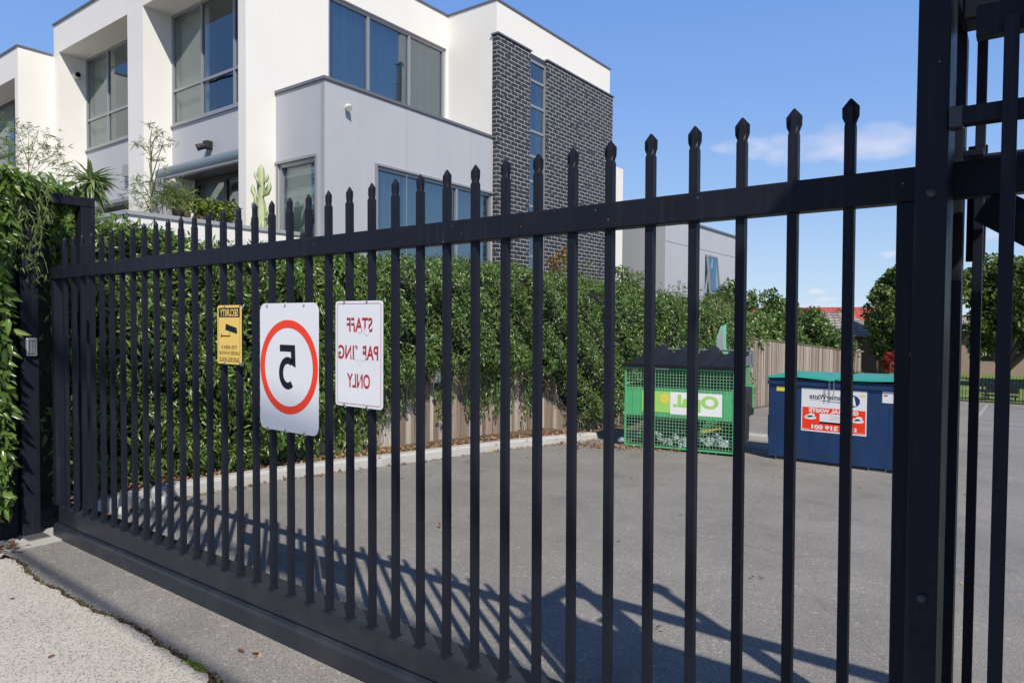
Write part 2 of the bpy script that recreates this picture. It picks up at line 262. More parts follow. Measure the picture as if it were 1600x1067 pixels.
mat('soil', (.10, .07, .045), .95, noise=(9, .35), bump=(30, .8, .02), var=((.20, .12, .07), 6, .45, .7))
mat('grass', (.115, .19, .035), .95, noise=(7, .3), var=((.22, .27, .07), .7, .4, .7))
mat('line_paint', (.36, .355, .34), .8, noise=(30, .35))

# ------------------------------------------------------------------ mesh helpers
class MB:
    def __init__(s): s.v = []; s.f = []
    def add(s, vs, fs):
        n = len(s.v); s.v += [tuple(v) for v in vs]; s.f += [tuple(i+n for i in f) for f in fs]; return s
    def box(s, x0, x1, y0, y1, z0, z1):
        x0, x1 = min(x0, x1), max(x0, x1); y0, y1 = min(y0, y1), max(y0, y1); z0, z1 = min(z0, z1), max(z0, z1)
        return s.add([(x0, y0, z0), (x1, y0, z0), (x1, y1, z0), (x0, y1, z0), (x0, y0, z1), (x1, y0, z1), (x1, y1, z1), (x0, y1, z1)],
                     [(0, 3, 2, 1), (4, 5, 6, 7), (0, 1, 5, 4), (1, 2, 6, 5), (2, 3, 7, 6), (3, 0, 4, 7)])
    def rings(s, rs, cap=True):
        n = len(rs[0]); k = len(s.v)
        for r in rs: s.v += [tuple(p) for p in r]
        for i in range(len(rs)-1):
            for j in range(n):
                a = k+i*n+j; b = k+i*n+(j+1) % n; s.f.append((a, b, b+n, a+n))
        if cap: s.f.append(tuple(k+j for j in reversed(range(n)))); s.f.append(tuple(k+(len(rs)-1)*n+j for j in range(n)))
        return s
    def tube(s, pts, r, n=8, cap=True):
        pts = [Vector(p) for p in pts]; rr = r if isinstance(r, (list, tuple)) else [r]*len(pts); rs = []
        prev = None
        for i, p in enumerate(pts):
            d = (pts[min(i+1, len(pts)-1)]-pts[max(i-1, 0)]).normalized()
            a = prev if prev is not None else (Vector((0, 0, 1)) if abs(d.z) < .9 else Vector((1, 0, 0)))
            u = (a-d*a.dot(d)).normalized(); v = d.cross(u); prev = u
            rs.append([p+u*(rr[i]*math.cos(2*math.pi*j/n))+v*(rr[i]*math.sin(2*math.pi*j/n)) for j in range(n)])
        return s.rings(rs, cap)
    def lathe(s, prof, o=(0, 0, 0), n=16, axis='z'):
        rs = []
        for r, h in prof:
            ring = []
            for j in range(n):
                c, q = r*math.cos(2*math.pi*j/n), r*math.sin(2*math.pi*j/n)
                ring.append({'z': (o[0]+c, o[1]+q, o[2]+h), 'y': (o[0]+c, o[1]+h, o[2]-q), 'x': (o[0]+h, o[1]+c, o[2]+q)}[axis])
            rs.append(ring)
        return s.rings(rs)
    def prism(s, poly, y0, y1, axis='y'):
        """poly in (a,b); axis y: a=x,b=z ; axis x: a=y,b=z ; axis z: a=x,b=y"""
        f = {'y': lambda a, b, t: (a, t, b), 'x': lambda a, b, t: (t, a, b), 'z': lambda a, b, t: (a, b, t)}[axis]
        n = len(poly); return s.add([f(a, b, y0) for a, b in poly]+[f(a, b, y1) for a, b in poly],
                     [tuple(range(n)), tuple(range(2*n-1, n-1, -1))]+[((i+1) % n, i, i+n, (i+1) % n+n) for i in range(n)])
    def build(s, name, m, parent=None, bevel=0, smooth=False, loc=None, seg=2):
        me = bpy.data.meshes.new(name); me.from_pydata(s.v, [], s.f); me.validate(); me.update()
        import bmesh
        b = bmesh.new(); b.from_mesh(me); bmesh.ops.recalc_face_normals(b, faces=b.faces); b.to_mesh(me); b.free()
        o = bpy.data.objects.new(name, me); C.objects.link(o); me.materials.append(MATS[m] if isinstance(m, str) else m)
        if parent: o.parent = parent
        if loc: o.location = loc
        if smooth: me.polygons.foreach_set('use_smooth', [True]*len(me.polygons))
        if bevel:
            md = o.modifiers.new('bevel', 'BEVEL'); md.width = bevel; md.segments = seg; md.limit_method = 'ANGLE'; md.angle_limit = R(35)
        return o
def tag(o, label, cat, group=None, kind=None):
    if label: o['label'] = label
    if cat: o['category'] = cat
    if group: o['group'] = group
    if kind: o['kind'] = kind
    return o
def thing(name, label, cat, loc=(0, 0, 0), rz=0, group=None):
    o = bpy.data.objects.new(name, None); C.objects.link(o); o.empty_display_size = .2; o.location = loc; o.rotation_euler = (0, 0, rz); return tag(o, label, cat, group)
def struct(name, mb, m): o = mb.build(name, m); o['kind'] = 'structure'; return o
def off(o, loc):  # parts written in world coordinates under an Empty placed at loc
    o.location = -Vector(loc); return o
def wall(mb, ax, pos, th, u0, u1, z0, z1, holes):
    """wall with rectangular holes. ax 'x': outer face at X=pos facing +X, u=Y ; ax 'y': outer face at Y=pos facing -Y, u=X"""
    us = sorted({u0, u1, *[h[0] for h in holes], *[h[1] for h in holes]}); zs = sorted({z0, z1, *[h[2] for h in holes], *[h[3] for h in holes]})
    us = [u for u in us if u0 <= u <= u1]; zs = [z for z in zs if z0 <= z <= z1]
    def solid(i, j):
        if i < 0 or j < 0 or i >= len(us)-1 or j >= len(zs)-1: return False
        cu, cz = (us[i]+us[i+1])/2, (zs[j]+zs[j+1])/2
        return not any(h[0] < cu < h[1] and h[2] < cz < h[3] for h in holes)
    q = (pos-th) if ax == 'x' else (pos+th)
    P = (lambda u, z, d: (d, u, z)) if ax == 'x' else (lambda u, z, d: (u, d, z))
    def quad(*p): mb.add(p, [(0, 1, 2, 3)])
    for i in range(len(us)-1):
        for j in range(len(zs)-1):
            if not solid(i, j): continue
            a, b, c, d = us[i], us[i+1], zs[j], zs[j+1]
            quad(P(a, c, pos), P(b, c, pos), P(b, d, pos), P(a, d, pos)); quad(P(a, c, q), P(b, c, q), P(b, d, q), P(a, d, q))
            if not solid(i-1, j): quad(P(a, c, pos), P(a, d, pos), P(a, d, q), P(a, c, q))
            if not solid(i+1, j): quad(P(b, c, pos), P(b, d, pos), P(b, d, q), P(b, c, q))
            if not solid(i, j-1): quad(P(a, c, pos), P(b, c, pos), P(b, c, q), P(a, c, q))
            if not solid(i, j+1): quad(P(a, d, pos), P(b, d, pos), P(b, d, q), P(a, d, q))
    return mb
def text_mb(mb, s, size, cx, cz, y, mirror=True, bold=.0, w=None, depth=.0006, plane='y', shear=0):
    """lettering lying on a plane facing -Y, centred at (cx, cz), mirrored left-right as on the site"""
    cu = bpy.data.curves.new('t', 'FONT'); cu.body = s; cu.size = size; cu.offset = bold; cu.align_x = 'CENTER'; cu.resolution_u = 4; cu.shear = shear
    o = bpy.data.objects.new('t', cu); C.objects.link(o); bpy.context.view_layer.update()
    me = bpy.data.meshes.new_from_object(o.evaluated_get(bpy.context.evaluated_depsgraph_get()))
    vs = np.array([v.co[:] for v in me.vertices]); fs = [tuple(p.vertices) for p in me.polygons]
    bpy.data.objects.remove(o); bpy.data.curves.remove(cu); bpy.data.meshes.remove(me)
    if len(vs) == 0: return
    mn, mxx = vs.min(0), vs.max(0); vs[:, 0] -= (mn[0]+mxx[0])/2; vs[:, 1] -= (mn[1]+mxx[1])/2
    if w: vs[:, 0] *= w/(mxx[0]-mn[0])
    if mirror: vs[:, 0] *= -1
    mb.add([(cx+a, y-depth, cz+b) for a, b, _ in vs], fs)
def fastmesh(name, verts, faces, m, parent=None):
    """verts (n,3); faces (k,4) or (k,3) arrays"""
    me = bpy.data.meshes.new(name); me.vertices.add(len(verts)); me.vertices.foreach_set('co', verts.astype(np.float32).ravel())
    k = faces.shape[1]; me.loops.add(faces.size); me.loops.foreach_set('vertex_index', faces.astype(np.int32).ravel())
    me.polygons.add(len(faces)); me.polygons.foreach_set('loop_start', np.arange(0, faces.size, k, dtype=np.int32))
    try: me.polygons.foreach_set('loop_total', np.full(len(faces), k, dtype=np.int32))
    except Exception: pass
    me.update(calc_edges=True); me.validate(); me.materials.append(MATS[m])
    o = bpy.data.objects.new(name, me); C.objects.link(o)
    if parent: o.parent = parent
    return o
def unit(a): return a/np.maximum(np.linalg.norm(a, axis=1, keepdims=True), 1e-9)
def leaves(name, P, D, Nn, length, width, m, parent=None, curl=.25, fold=.25, jit=.5):
    """one small curved folded blade per point: P points, D axis directions, Nn face normals"""
    n = len(P); s = (1+RNG.uniform(-jit, jit, (n, 1))); Ln = length*s; W = width*s
    D = unit(D); Nn = unit(Nn-D*(Nn*D).sum(1, keepdims=True)); S = np.cross(D, Nn)
    ts = [(0, 0), (.35, 1), (.72, .72), (1, 0)]; V = []
    for t, ww in ts:
        c = P+D*Ln*t-Nn*Ln*curl*t*t
        if ww == 0: V.append(c)
        else: V += [c+S*W*ww*.5+Nn*W*fold*ww, c, c-S*W*ww*.5+Nn*W*fold*ww]
    V = np.stack(V, 1)  # n,8,3
    T = np.array([(0, 2, 1, 1), (0, 3, 2, 2), (1, 2, 5, 4), (2, 3, 6, 5), (4, 5, 7, 7), (5, 6, 7, 7)])
    tri = np.array([(0, 2, 1), (0, 3, 2), (1, 2, 5), (1, 5, 4), (2, 3, 6), (2, 6, 5), (4, 5, 7), (5, 6, 7)])
    F = (np.arange(n)[:, None, None]*8+tri[None]).reshape(-1, 3)
    return fastmesh(name, V.reshape(-1, 3), F, m, parent)
def rnd(n): return unit(RNG.normal(size=(n, 3)))
def wob(a, b, s=1.0, k=0):
    return (np.sin(a*1.7*s+k)*np.cos(b*2.3*s+1.3+k)+.6*np.sin(a*4.1*s+2+b*1.1*s+k)*np.cos(b*3.7*s+k)+.4*np.sin(a*9.3*s+b*7.7*s+k))/2
def gz(y): return -.05*max(0., y-2.2)
def gza(y): return -.05*np.maximum(0, y-2.2)
def at(x, y, Y):  # point at distance plane Y seen at photo pixel
    r = _f+_a*((x-800)/FPX)-_b*((y-533.5)/FPX); return CAM+r*(Y/r.y)

def part(mb, name, m, root, **k):
    o = mb.build(name, m, root, **k); o.location = -root.location if root.type == 'EMPTY' else (0, 0, 0); return o
# ================================================================== THE SETTING
g = MB()
ys = [-250, 1.3, 2.2, 39, 60, 900]; zz = [-.03, -.03, -.03, gz(39)-.03, gz(39)-.4, gz(39)-2]
for i in range(len(ys)-1): g.add([(-500, ys[i], zz[i]), (500, ys[i], zz[i]), (500, ys[i+1], zz[i+1]), (-500, ys[i+1], zz[i+1])], [(0, 1, 2, 3)])
struct('ground', g, 'soil')
# asphalt of the car park
def edge(x): return 1.655+.022*math.sin(x*3.1)+.009*math.sin(x*8.3+1)+.004*math.sin(x*19)+.003*math.sin(x*47)
a = MB(); xs = [-5.56+i*.06 for i in range(520)]
top = [(x, edge(x), .002) for x in xs]; mid = [(x, 2.2, .002) for x in xs]; a.add(top+mid, [(i, i+1, i+521, i+520) for i in range(519)])
a.add([(-5.56, 2.2, .002), (26, 2.2, .002), (26, 36, gz(36)+.002), (-5.56, 36, gz(36)+.002)], [(0, 1, 2, 3)])
a.add([(-5.56, 2.35, gz(2.35)+.002), (-5.56, 12.2, gz(12.2)+.002), (-6.42, 12.2, gz(12.2)+.002), (-6.42, 2.35, gz(2.35)+.002)], [(0, 1, 2, 3)])
a.add([(-5.56, 14, gz(14)+.002), (-5.56, 36, gz(36)+.002), (-6.42, 36, gz(36)+.002), (-6.42, 14, gz(14)+.002)], [(0, 1, 2, 3)])
struct('asphalt', a, 'asphalt')
lm = MB(); lm.prism([(-1.06, 20.4), (-.96, 20.4), (-1.06, 34), (-1.16, 34)], 0, .004, 'z')
lo = struct('line_marking', lm, 'line_paint')
for v in lo.data.vertices: v.co.z += gz(v.co.y)+.004
# footpath: exposed aggregate slabs with a ragged joint to the asphalt
f = MB()
def slab(x0, x1):
    n = int((x1-x0)/.05); pts = [x0+(x1-x0)*i/n for i in range(n+1)]
    hi = [(x, min(edge(x)-.018-.008*math.sin(x*31), 9), .008) for x in pts]
    cut = .05 if True else 0
    hi[-1] = (x1, hi[-1][1]-.05, .008); hi[-2] = (hi[-2][0], hi[-2][1]-.018, .008)
    lo = [(x, -.6, .008) for x in pts]; k = len(pts)
    f.add(lo+hi, [(i, i+1, i+k+1, i+k) for i in range(k-1)])
    f.add([(x, y, -.03) for x, y, z in hi]+hi, [(i, i+1, i+k+1, i+k) for i in range(k-1)])
slab(-9.0, -5.42); slab(-5.405, -2.82); slab(-2.80, .6); slab(.62, 4.0); slab(4.02, 9)
struct('footpath', f, 'aggregate')
f2 = MB(); f2.box(-40, 40, -12, -.62, -.03, .004); struct('road', f2, 'asphalt')
f3 = MB(); f3.prism([(-5.92, 1.70), (-5.60, 1.66), (-5.545, 1.72), (-5.55, 2.18), (-5.92, 2.20)], -.02, .012, 'z'); struct('concrete_strip', f3, 'concrete')
# kerb (one continuous profile)
KP = [(-6.02, 2.42), (-6.12, 2.7), (-6.26, 3.2), (-6.34, 4.0), (-6.36, 5.0), (-6.27, 6.0), (-6.22, 7.0), (-6.15, 8.2), (-6.0, 9.4), (-5.84, 10.35)]
def smooth(P, k=6):
    out = []
    for i in range(len(P)-1):
        p0, p1, p2, p3 = P[max(i-1, 0)], P[i], P[i+1], P[min(i+2, len(P)-1)]
        for j in range(k):
            t = j/k; out.append(tuple(.5*((2*p1[c])+(-p0[c]+p2[c])*t+(2*p0[c]-5*p1[c]+4*p2[c]-p3[c])*t*t+(-p0[c]+3*p1[c]-3*p2[c]+p3[c])*t**3) for c in range(len(p1))))
    return out+[P[-1]]
def kerb(P, wd=.16, h=.125):
    P = smooth(P); rs = []
    for i, (x, y) in enumerate(P):
        a_, b_ = P[max(i-1, 0)], P[min(i+1, len(P)-1)]; d = Vector((b_[0]-a_[0], b_[1]-a_[1])).normalized(); nx, ny = -d.y, d.x
        z = gz(y); rs.append([(x, y, z-.05), (x+nx*.012, y+ny*.012, z+h*.75), (x+nx*.04, y+ny*.04, z+h), (x+nx*wd, y+ny*wd, z+h), (x+nx*wd, y+ny*wd, z-.05)])
    return MB().rings(rs)
struct('kerb', kerb(KP), 'concrete'); struct('kerb', kerb([(-6.25, 13.2), (-5.2, 13.0), (-3.9, 12.9), (-2.3, 12.95)], .22, .09), 'concrete')
b = MB(); bp_ = smooth(KP)
b.add([(x-.12, y, gz(y)+.09) for x, y in bp_]+[(-8.2, y, gz(y)+.14) for x, y in bp_], [(i, i+1, i+len(bp_)+1, i+len(bp_)) for i in range(len(bp_)-1)])
struct('garden_bed', b, 'soil')
lw = MB(); lw.add([(-30, 36.05, gz(36)+.01), (30, 36.05, gz(36)+.01), (40, 75, gz(39)-.3), (-40, 75, gz(39)-.3)], [(0, 1, 2, 3)]); struct('lawn', lw, 'grass')
# loose leaves along the kerb and by the gate post
def litter(name, pts, n, sd, size):
    P = []
    for _ in range(n):
        x, y = random.choice(pts); px, py = x+random.gauss(0, sd), y+random.gauss(0, sd*1.3); P.append((px, py, gz(py)+.012))
    P = np.array(P); D = rnd(n); D[:, 2] *= .25; Nn = np.tile([0, 0, 1.], (n, 1))+rnd(n)*.4
    o = leaves(name, P, D, Nn, size, size*.45, 'litter', curl=-.15); return o
K2 = smooth(KP, 20)
pts = [(x+.045, y) for x, y in K2]*2
tag(litter('leaf_litter', pts, 600, .035, .04), 'dry brown leaves gathered along the foot of the pale kerb', 'leaf litter', kind='stuff')
P = [(x-.32, y) for x, y in K2]
lt = litter('leaf_litter', P, 2600, .11, .05); lt.location.z = .10; tag(lt, 'dry brown leaves lying on the strip between kerb and paling fence', 'leaf litter', kind='stuff')
P = [(-5.66, 1.62), (-5.72, 1.60), (-5.62, 1.66), (-5.8, 1.58), (-5.9, 1.55)]
tag(litter('leaf_litter', P, 320, .06, .045), 'small heap of rust brown leaves at the foot of the keypad post', 'leaf litter', kind='stuff')
P = [(-5.4, 9.7), (-5.2, 9.8), (-5.6, 9.5), (-4.9, 9.95), (-4.4, 10.2)]
tag(litter('leaf_litter', P, 420, .16, .06), 'pale dry leaves scattered around the left foot of the green bin', 'leaf litter', kind='stuff')
P = [(random.uniform(-6, 1), random.uniform(2.2, 11)) for _ in range(60)]+[(-3.62, 1.78), (-2.92, 1.86), (-2.98, 1.87), (-4.6, 1.4), (-3.66, 1.3)]
tag(litter('leaf_litter', P, 90, .02, .04), 'stray yellow and brown leaves scattered over the asphalt', 'leaf litter', kind='stuff')
# weeds and moss in the joint
n = 620; xs_ = RNG.uniform(-5.3, -2.6, n); xs_ = np.where(RNG.random(n) < .75, RNG.normal(-3.03, .05, n), xs_)
P = np.stack([xs_, np.array([edge(x) for x in xs_])-.01+RNG.normal(0, .006, n), np.full(n, .003)], 1)
D = rnd(n); D[:, 2] = abs(D[:, 2])*.6+.1
tag(leaves('joint_weeds', P, D, rnd(n), .016, .008, 'grass_blade'), 'thin line of moss and weeds in the joint between footpath and asphalt', 'weeds', kind='stuff')
n = 3200; xs_ = RNG.uniform(-5.4, -2.6, n)
P = np.stack([xs_, np.array([edge(x) for x in xs_])-.012+RNG.normal(0, .010, n), np.full(n, .004)], 1)
tag(leaves('joint_debris', P, rnd(n)*[1, 1, .2], rnd(n), .013, .008, 'debris'), 'dark crumbs and leaf bits caught in the footpath joint', 'debris', kind='stuff')

# ================================================================== GATE
GX, GY = -.2, 2.06
gate = thing('sliding_gate', 'long black steel sliding gate of spear topped pickets, closed across the car park entry', 'gate', (GX, GY, .0)); gate.rotation_euler.y = -.0052
def gp(mb, name, m='steel', parent=None, **k):
    return mb.build(name, m, parent or gate, **k)
def lx(x): return x-GX
TOPZ = 2.006
rail = MB().box(lx(-5.70), 2.3, -.028, .028, 1.918, TOPZ); gp(rail, 'top_rail', bevel=.005)
bm = MB().box(lx(-5.66), 2.3, -.010, .105, .135, .262); gp(bm, 'bottom_beam', 'steel_beam', bevel=.006)
trk = MB()
for x0, x1 in ((-5.70, -3.62), (-3.616, -1.93), (-1.926, 2.1)):
    prof = [(-.032, .02), (-.032, .105), (-.026, .122), (-.012, .131), (.10, .131), (.10, .02)]
    trk.rings([[(lx(x0), a, b) for a, b in prof], [(lx(x1), a, b) for a, b in prof]])
gp(trk, 'track_channel', 'steel_beam')
gp(MB().box(lx(-5.72), lx(-5.665), -.02, .06, .262, 1.918), 'end_stile', bevel=.004)
gp(MB().box(lx(-.262), lx(-.214), -.026, .03, .262, 1.918), 'end_stile', bevel=.004)
gp(MB().tube([(lx(-.07), .004, 1.900), (lx(2.0), .004, .44)], .046, 4), 'diagonal_brace')
pk = MB(); h = .0135; pk.box(-.021, .021, -.0195, .0195, .259, .2655)
def ring(a, b, z, am=None, bm_=None):
    s_, b2, r, c = (a, a, a*.5, a) if am is None else am
    return [(-a, -b, z), (-s_, -b2, z), (-r, -c, z), (r, -c, z), (s_, -b2, z), (a, -b, z), (a, b, z), (s_, b2, z), (r, c, z), (-r, c, z), (-s_, b2, z), (-a, b, z)]
T = 2.215
pk.rings([ring(h, h*.5, .263), ring(h, h*.5, T-.076), ring(.0140, .0050, T-.066, (.0118, .0085, .0065, .0125)), ring(.0212, .0026, T-.050, (.0105, .0032, .0062, .0122)), ring(.0218, .0026, T-.024, (.0105, .0032, .0062, .0122)), ring(.0030, .0014, T-.001, (.0022, .0016, .0012, .0030)), ring(.0012, .0008, T, (.001, .0009, .0006, .0012))])
first = None
for i in range(36):
    x = lx(-.378-.1469*i)
    if first is None: first = gp(pk, 'picket', bevel=.0016); first.location = (x, 0, 0)
    else: o = first.copy(); C.objects.link(o); o.parent = gate; o.location = (x, 0, 0)

# left catch portal with keypad
lp = thing('gate_post', 'black steel portal with a keypad that receives the closed end of the gate, half overgrown', 'gate post', (-5.84, 1.9, 0))
part(MB().box(-5.92, -5.80, 1.87, 1.985, 0, 2.46), 'post', 'steel', lp, bevel=.006)
part(MB().box(-5.92, -5.80, 2.275, 2.375, -.02, 2.46), 'post', 'steel', lp, bevel=.006)
part(MB().box(-5.92, -5.80, 1.87, 2.375, 2.4625, 2.535), 'top_bar', 'steel', lp, bevel=.006)
part(MB().box(-5.88, -5.66, 1.86, 2.0, 0, .022), 'base_plate', 'galv', lp, bevel=.003)
fp = thing('fence_post', 'weathered dark post in the vines, directly left of the keypad post', 'fence post', (-5.90, 1.79, 0))
part(MB().box(-5.92, -5.845, 1.745, 1.862, 0, 2.30), 'post', 'steel', fp, bevel=.006)
part(MB().prism([(-5.93, 1.735), (-5.835, 1.735), (-5.835, 1.866), (-5.93, 1.866)], 2.302, 2.312, 'z'), 'cap', 'steel_worn', fp)
kp = thing('keypad', 'small silver access keypad screwed to the black gate post', 'keypad', (-5.80, 1.935, 1.395))
part(MB().box(-5.799, -5.774, 1.897, 1.966, 1.33, 1.462), 'housing', 'keypad_silver', kp, bevel=.006)
part(MB().box(-5.7735, -5.771, 1.911, 1.952, 1.345, 1.446), 'panel', 'keypad_dark', kp, bevel=.001)
kb = MB()
for r_ in range(6):
    for c_ in range(2): kb.box(-5.7705, -5.7675, 1.9155+c_*.0175, 1.9305+c_*.0175, 1.352+r_*.015, 1.3625+r_*.015)
part(kb, 'buttons', 'keypad_silver', kp)

# right portal + beyond
rp = thing('gate_post', 'tall black steel guide portal with round bolt heads at the near end of the gate', 'gate post', (-.18, 1.88, 0))
part(MB().box(-.211, -.146, 1.85, 2.02, 0, 2.40), 'post', 'steel', rp, bevel=.004)
part(MB().box(-.218, -.140, 2.25, 2.33, 0, 2.40), 'post', 'steel', rp, bevel=.005)
part(MB().box(-.213, -.144, 1.85, 2.33, 2.4025, 2.475), 'top_bar', 'steel', rp, bevel=.004)
part(MB().box(-.1435, 3.0, 2.13, 2.225, 2.385, 2.475), 'guide_beam', 'steel', rp, bevel=.006)
for z in (1.905, .965):
    part(MB().lathe([(.0025, 0), (.009, -.0012), (.0115, -.004), (.0115, -.0052), (.0001, -.0085)][::1], (-.176, 1.8505, z), 14, 'y'), 'bolt', 'steel_worn', rp, smooth=True)
br = MB().box(-.135, -.09, 2.10, 2.32, 2.03, 2.045); br.box(-.135, -.09, 2.312, 2.328, 1.78, 2.10); part(br, 'roller_bracket', 'steel', rp, bevel=.002)
part(MB().lathe([(.0001, 0), (.026, 0), (.03, .006), (.03, .10), (.026, .106), (.0001, .106)], (-.055, 2.16, 1.915), 18), 'guide_roller', 'rubber', rp, smooth=False)
part(MB().tube([(-.12, 2.16, 2.035), (.0, 2.16, 2.035), (.05, 2.16, 2.035)], .009, 8), 'roller_arm', 'steel', rp)
part(MB().box(-.1175, -.094, 2.27, 2.30, 0, 2.38), 'side_channel', 'steel', rp, bevel=.002)

# fixed fence panel to the right
fx = thing('steel_fence', 'black steel fence panel with flat top rail and slim pickets at the right edge', 'fence', (.6, 1.82, 0))
part(MB().box(-.098, 3.2, 1.826, 1.866, 2.232, 2.30), 'top_rail', 'steel', fx, bevel=.003)
part(MB().box(-.118, 3.2, 1.826, 1.866, 2.047, 2.086), 'rail', 'steel', fx, bevel=.003)
part(MB().box(-.145, -.118, 1.829, 1.87, 2.043, 2.09), 'rail_bracket', 'steel_worn', fx, bevel=.003)
part(MB().box(-.098, 3.2, 1.826, 1.866, .12, .16), 'rail', 'steel', fx, bevel=.003)
pf = None
for i in range(22):
    x = -.0335+i*.146
    if pf is None: pf = MB().box(-.0135, .0135, -.0135, .0135, .05, 2.258).build('picket', 'steel', fx, bevel=.002); pf.location = (x-.6, -.007, 0)
    else: o = pf.copy(); C.objects.link(o); o.parent = fx; o.location = (x-.6, -.007, 0)
cb_ = thing('shade_pier', 'tall grey pier added out of view to shade the gate end, on the street side, well right of the gate posts', 'wall', (2.1, .6, 0))  # unseen slab, added so its shadow falls on the gate end and posts
part(MB().box(1.42, 2.9, .50, .70, -.02, 4.28), 'pier', 'concrete', cb_, bevel=.01)
part(MB().box(1.40, 2.93, .47, .73, 4.2805, 4.33), 'coping', 'coping', cb_, bevel=.006)
pl = thing('light_pole', 'slim black pole with a round warning light standing behind the fence panel', 'pole', (.63, 2.32, 0))
part(MB().tube([(.63, 2.32, -.02), (.63, 2.32, 2.0), (.63, 2.32, 2.02), (.63, 2.32, 2.84)], [.055, .055, .042, .042], 12), 'pole', 'steel', pl)
part(MB().lathe([(.001, 0), (.06, 0), (.075, .03), (.06, .09), (.03, .12), (.001, .125)], (.63, 2.32, 2.84), 14), 'lamp_head', 'steel_worn', pl, smooth=True)

# overhead cables that shade the driveway (behind the camera)
def cable(p, q, hgt, r, lab):
    s = Vector((.83, -.585, 1))*hgt; p = Vector((*p, 0))+s; q = Vector((*q, 0))+s; d = (q-p).normalized(); P_ = []
    for i in range(-20, 21): t = i*3; P_.append(p+d*t+Vector((0, 0, .0004*t*t)))
    tag(MB().tube(P_, r, 6).build('power_cable', 'rubber'), lab, 'cable', 'overhead cables along the street')
cable((-5.37, 1.735), (-2.87, 1.665), 7, .030, 'lower black overhead cable running along the street')
cable((-5.6, 2.77), (-1.8, 2.53), 11, .052, 'thicker and higher black overhead cable above the street')

# ================================================================== SIGNS ON THE GATE
SY = 2.028
def rrect(x0, x1, z0, z1, r, n=6):
    P = []
    for cx, cz, a0 in ((x1-r, z1-r, 0), (x0+r, z1-r, 90), (x0+r, z0+r, 180), (x1-r, z0+r, 270)):
        for i in range(n+1): a = R(a0+90*i/n); P.append((cx+r*math.cos(a), cz+r*math.sin(a)))
    return P
def frame_loop(mb, x0, x1, z0, z1, r, t, y, d=.0006):
    o, i = rrect(x0, x1, z0, z1, r), rrect(x0+t, x1-t, z0+t, z1-t, max(r-t, .001)); n = len(o)
    mb.add([(a, y-d, b) for a, b in o]+[(a, y-d, b) for a, b in i], [(k, (k+1) % n, (k+1) % n+n, k+n) for k in range(n)])
def annulus(mb, cx, cz, r0, r1, y, n=72, d=.0006):
    mb.add([(cx+r*math.cos(2*math.pi*i/n), y-d, cz+r*math.sin(2*math.pi*i/n)) for r in (r0, r1) for i in range(n)], [(i, (i+1) % n, (i+1) % n+n, i+n) for i in range(n)])
def sign(name, label, x0, x1, z0, z1, r, m, base=GY):
    t = thing(name, label, 'sign', ((x0+x1)/2, SY, z0))
    part(MB().prism(rrect(x0, x1, z0, z1, r), SY-.0022, SY, 'y'), 'plate', m, t); return t
def screws(t, xs, zs, x=None):
    for sx in xs:
        for sz in zs: part(MB().lathe([(.0001, -.006), (.0045, -.0045), (.0055, -.001), (.0055, 0)], (sx, SY-.0022, sz), 10, 'y').box(sx-.003, sx+.003, SY-.001, SY+.012, sz-.014, sz+.003), 'clamp', 'galv', t)
# security camera notice
x0, x1, z0, z1 = -3.477, -3.251, 1.370, 1.680
s = sign('security_sign', 'small yellow security notice with a black camera pictogram, leftmost sign on the gate', x0, x1, z0, z1, .018, 'sign_yellow')
F0 = SY-.0022; cx = (x0+x1)/2
m_ = MB(); frame_loop(m_, x0+.012, x1-.012, z0+.012, z1-.012, .012, .0022, F0); part(m_, 'border', 'ink_brown', s)
m_ = MB().box(x0+.016, x1-.016, F0-.0008, F0-.0002, 1.617, 1.664); part(m_, 'header_band', 'ink', s)
m_ = MB(); text_mb(m_, 'SECURITY', .05, cx, 1.6405, F0-.001, bold=.0012, w=.172); part(m_, 'header_lettering', 'sign_yellow', s)
m_ = MB()
for tx, zc, wd in (('THIS AREA IS', 1.459, .150), ('UNDER 24 HOUR', 1.428, .190), ('SURVEILLANCE', 1.396, .182)): text_mb(m_, tx, .027, cx, zc, F0, w=wd, bold=.0003)
part(m_, 'lettering', 'ink_brown', s)
def px(u, v): return (x0+(x1-x0)*u, z1-(z1-z0)*v)
m_ = MB()
def poly(mb, P, y=F0, d=.0006): mb.add([(a, y-d, b) for a, b in P], [tuple(range(len(P)))])
poly(m_, [px(.36, .315), px(.82, .385), px(.80, .48), px(.34, .42)]); poly(m_, [px(.82, .43), px(.845, .435), px(.80, .50), px(.78, .475)]); poly(m_, [px(.525, .455), px(.545, .455), px(.545, .525), px(.525, .525)])
poly(m_, [px(.17, .515), px(.545, .515), px(.545, .535), px(.17, .535)]); poly(m_, [px(.15, .485), px(.18, .485), px(.18, .56), px(.15, .56)])
part(m_, 'camera_pictogram', 'ink', s); screws(s, (-3.405, -3.262), (z1-.006, z0+.008))
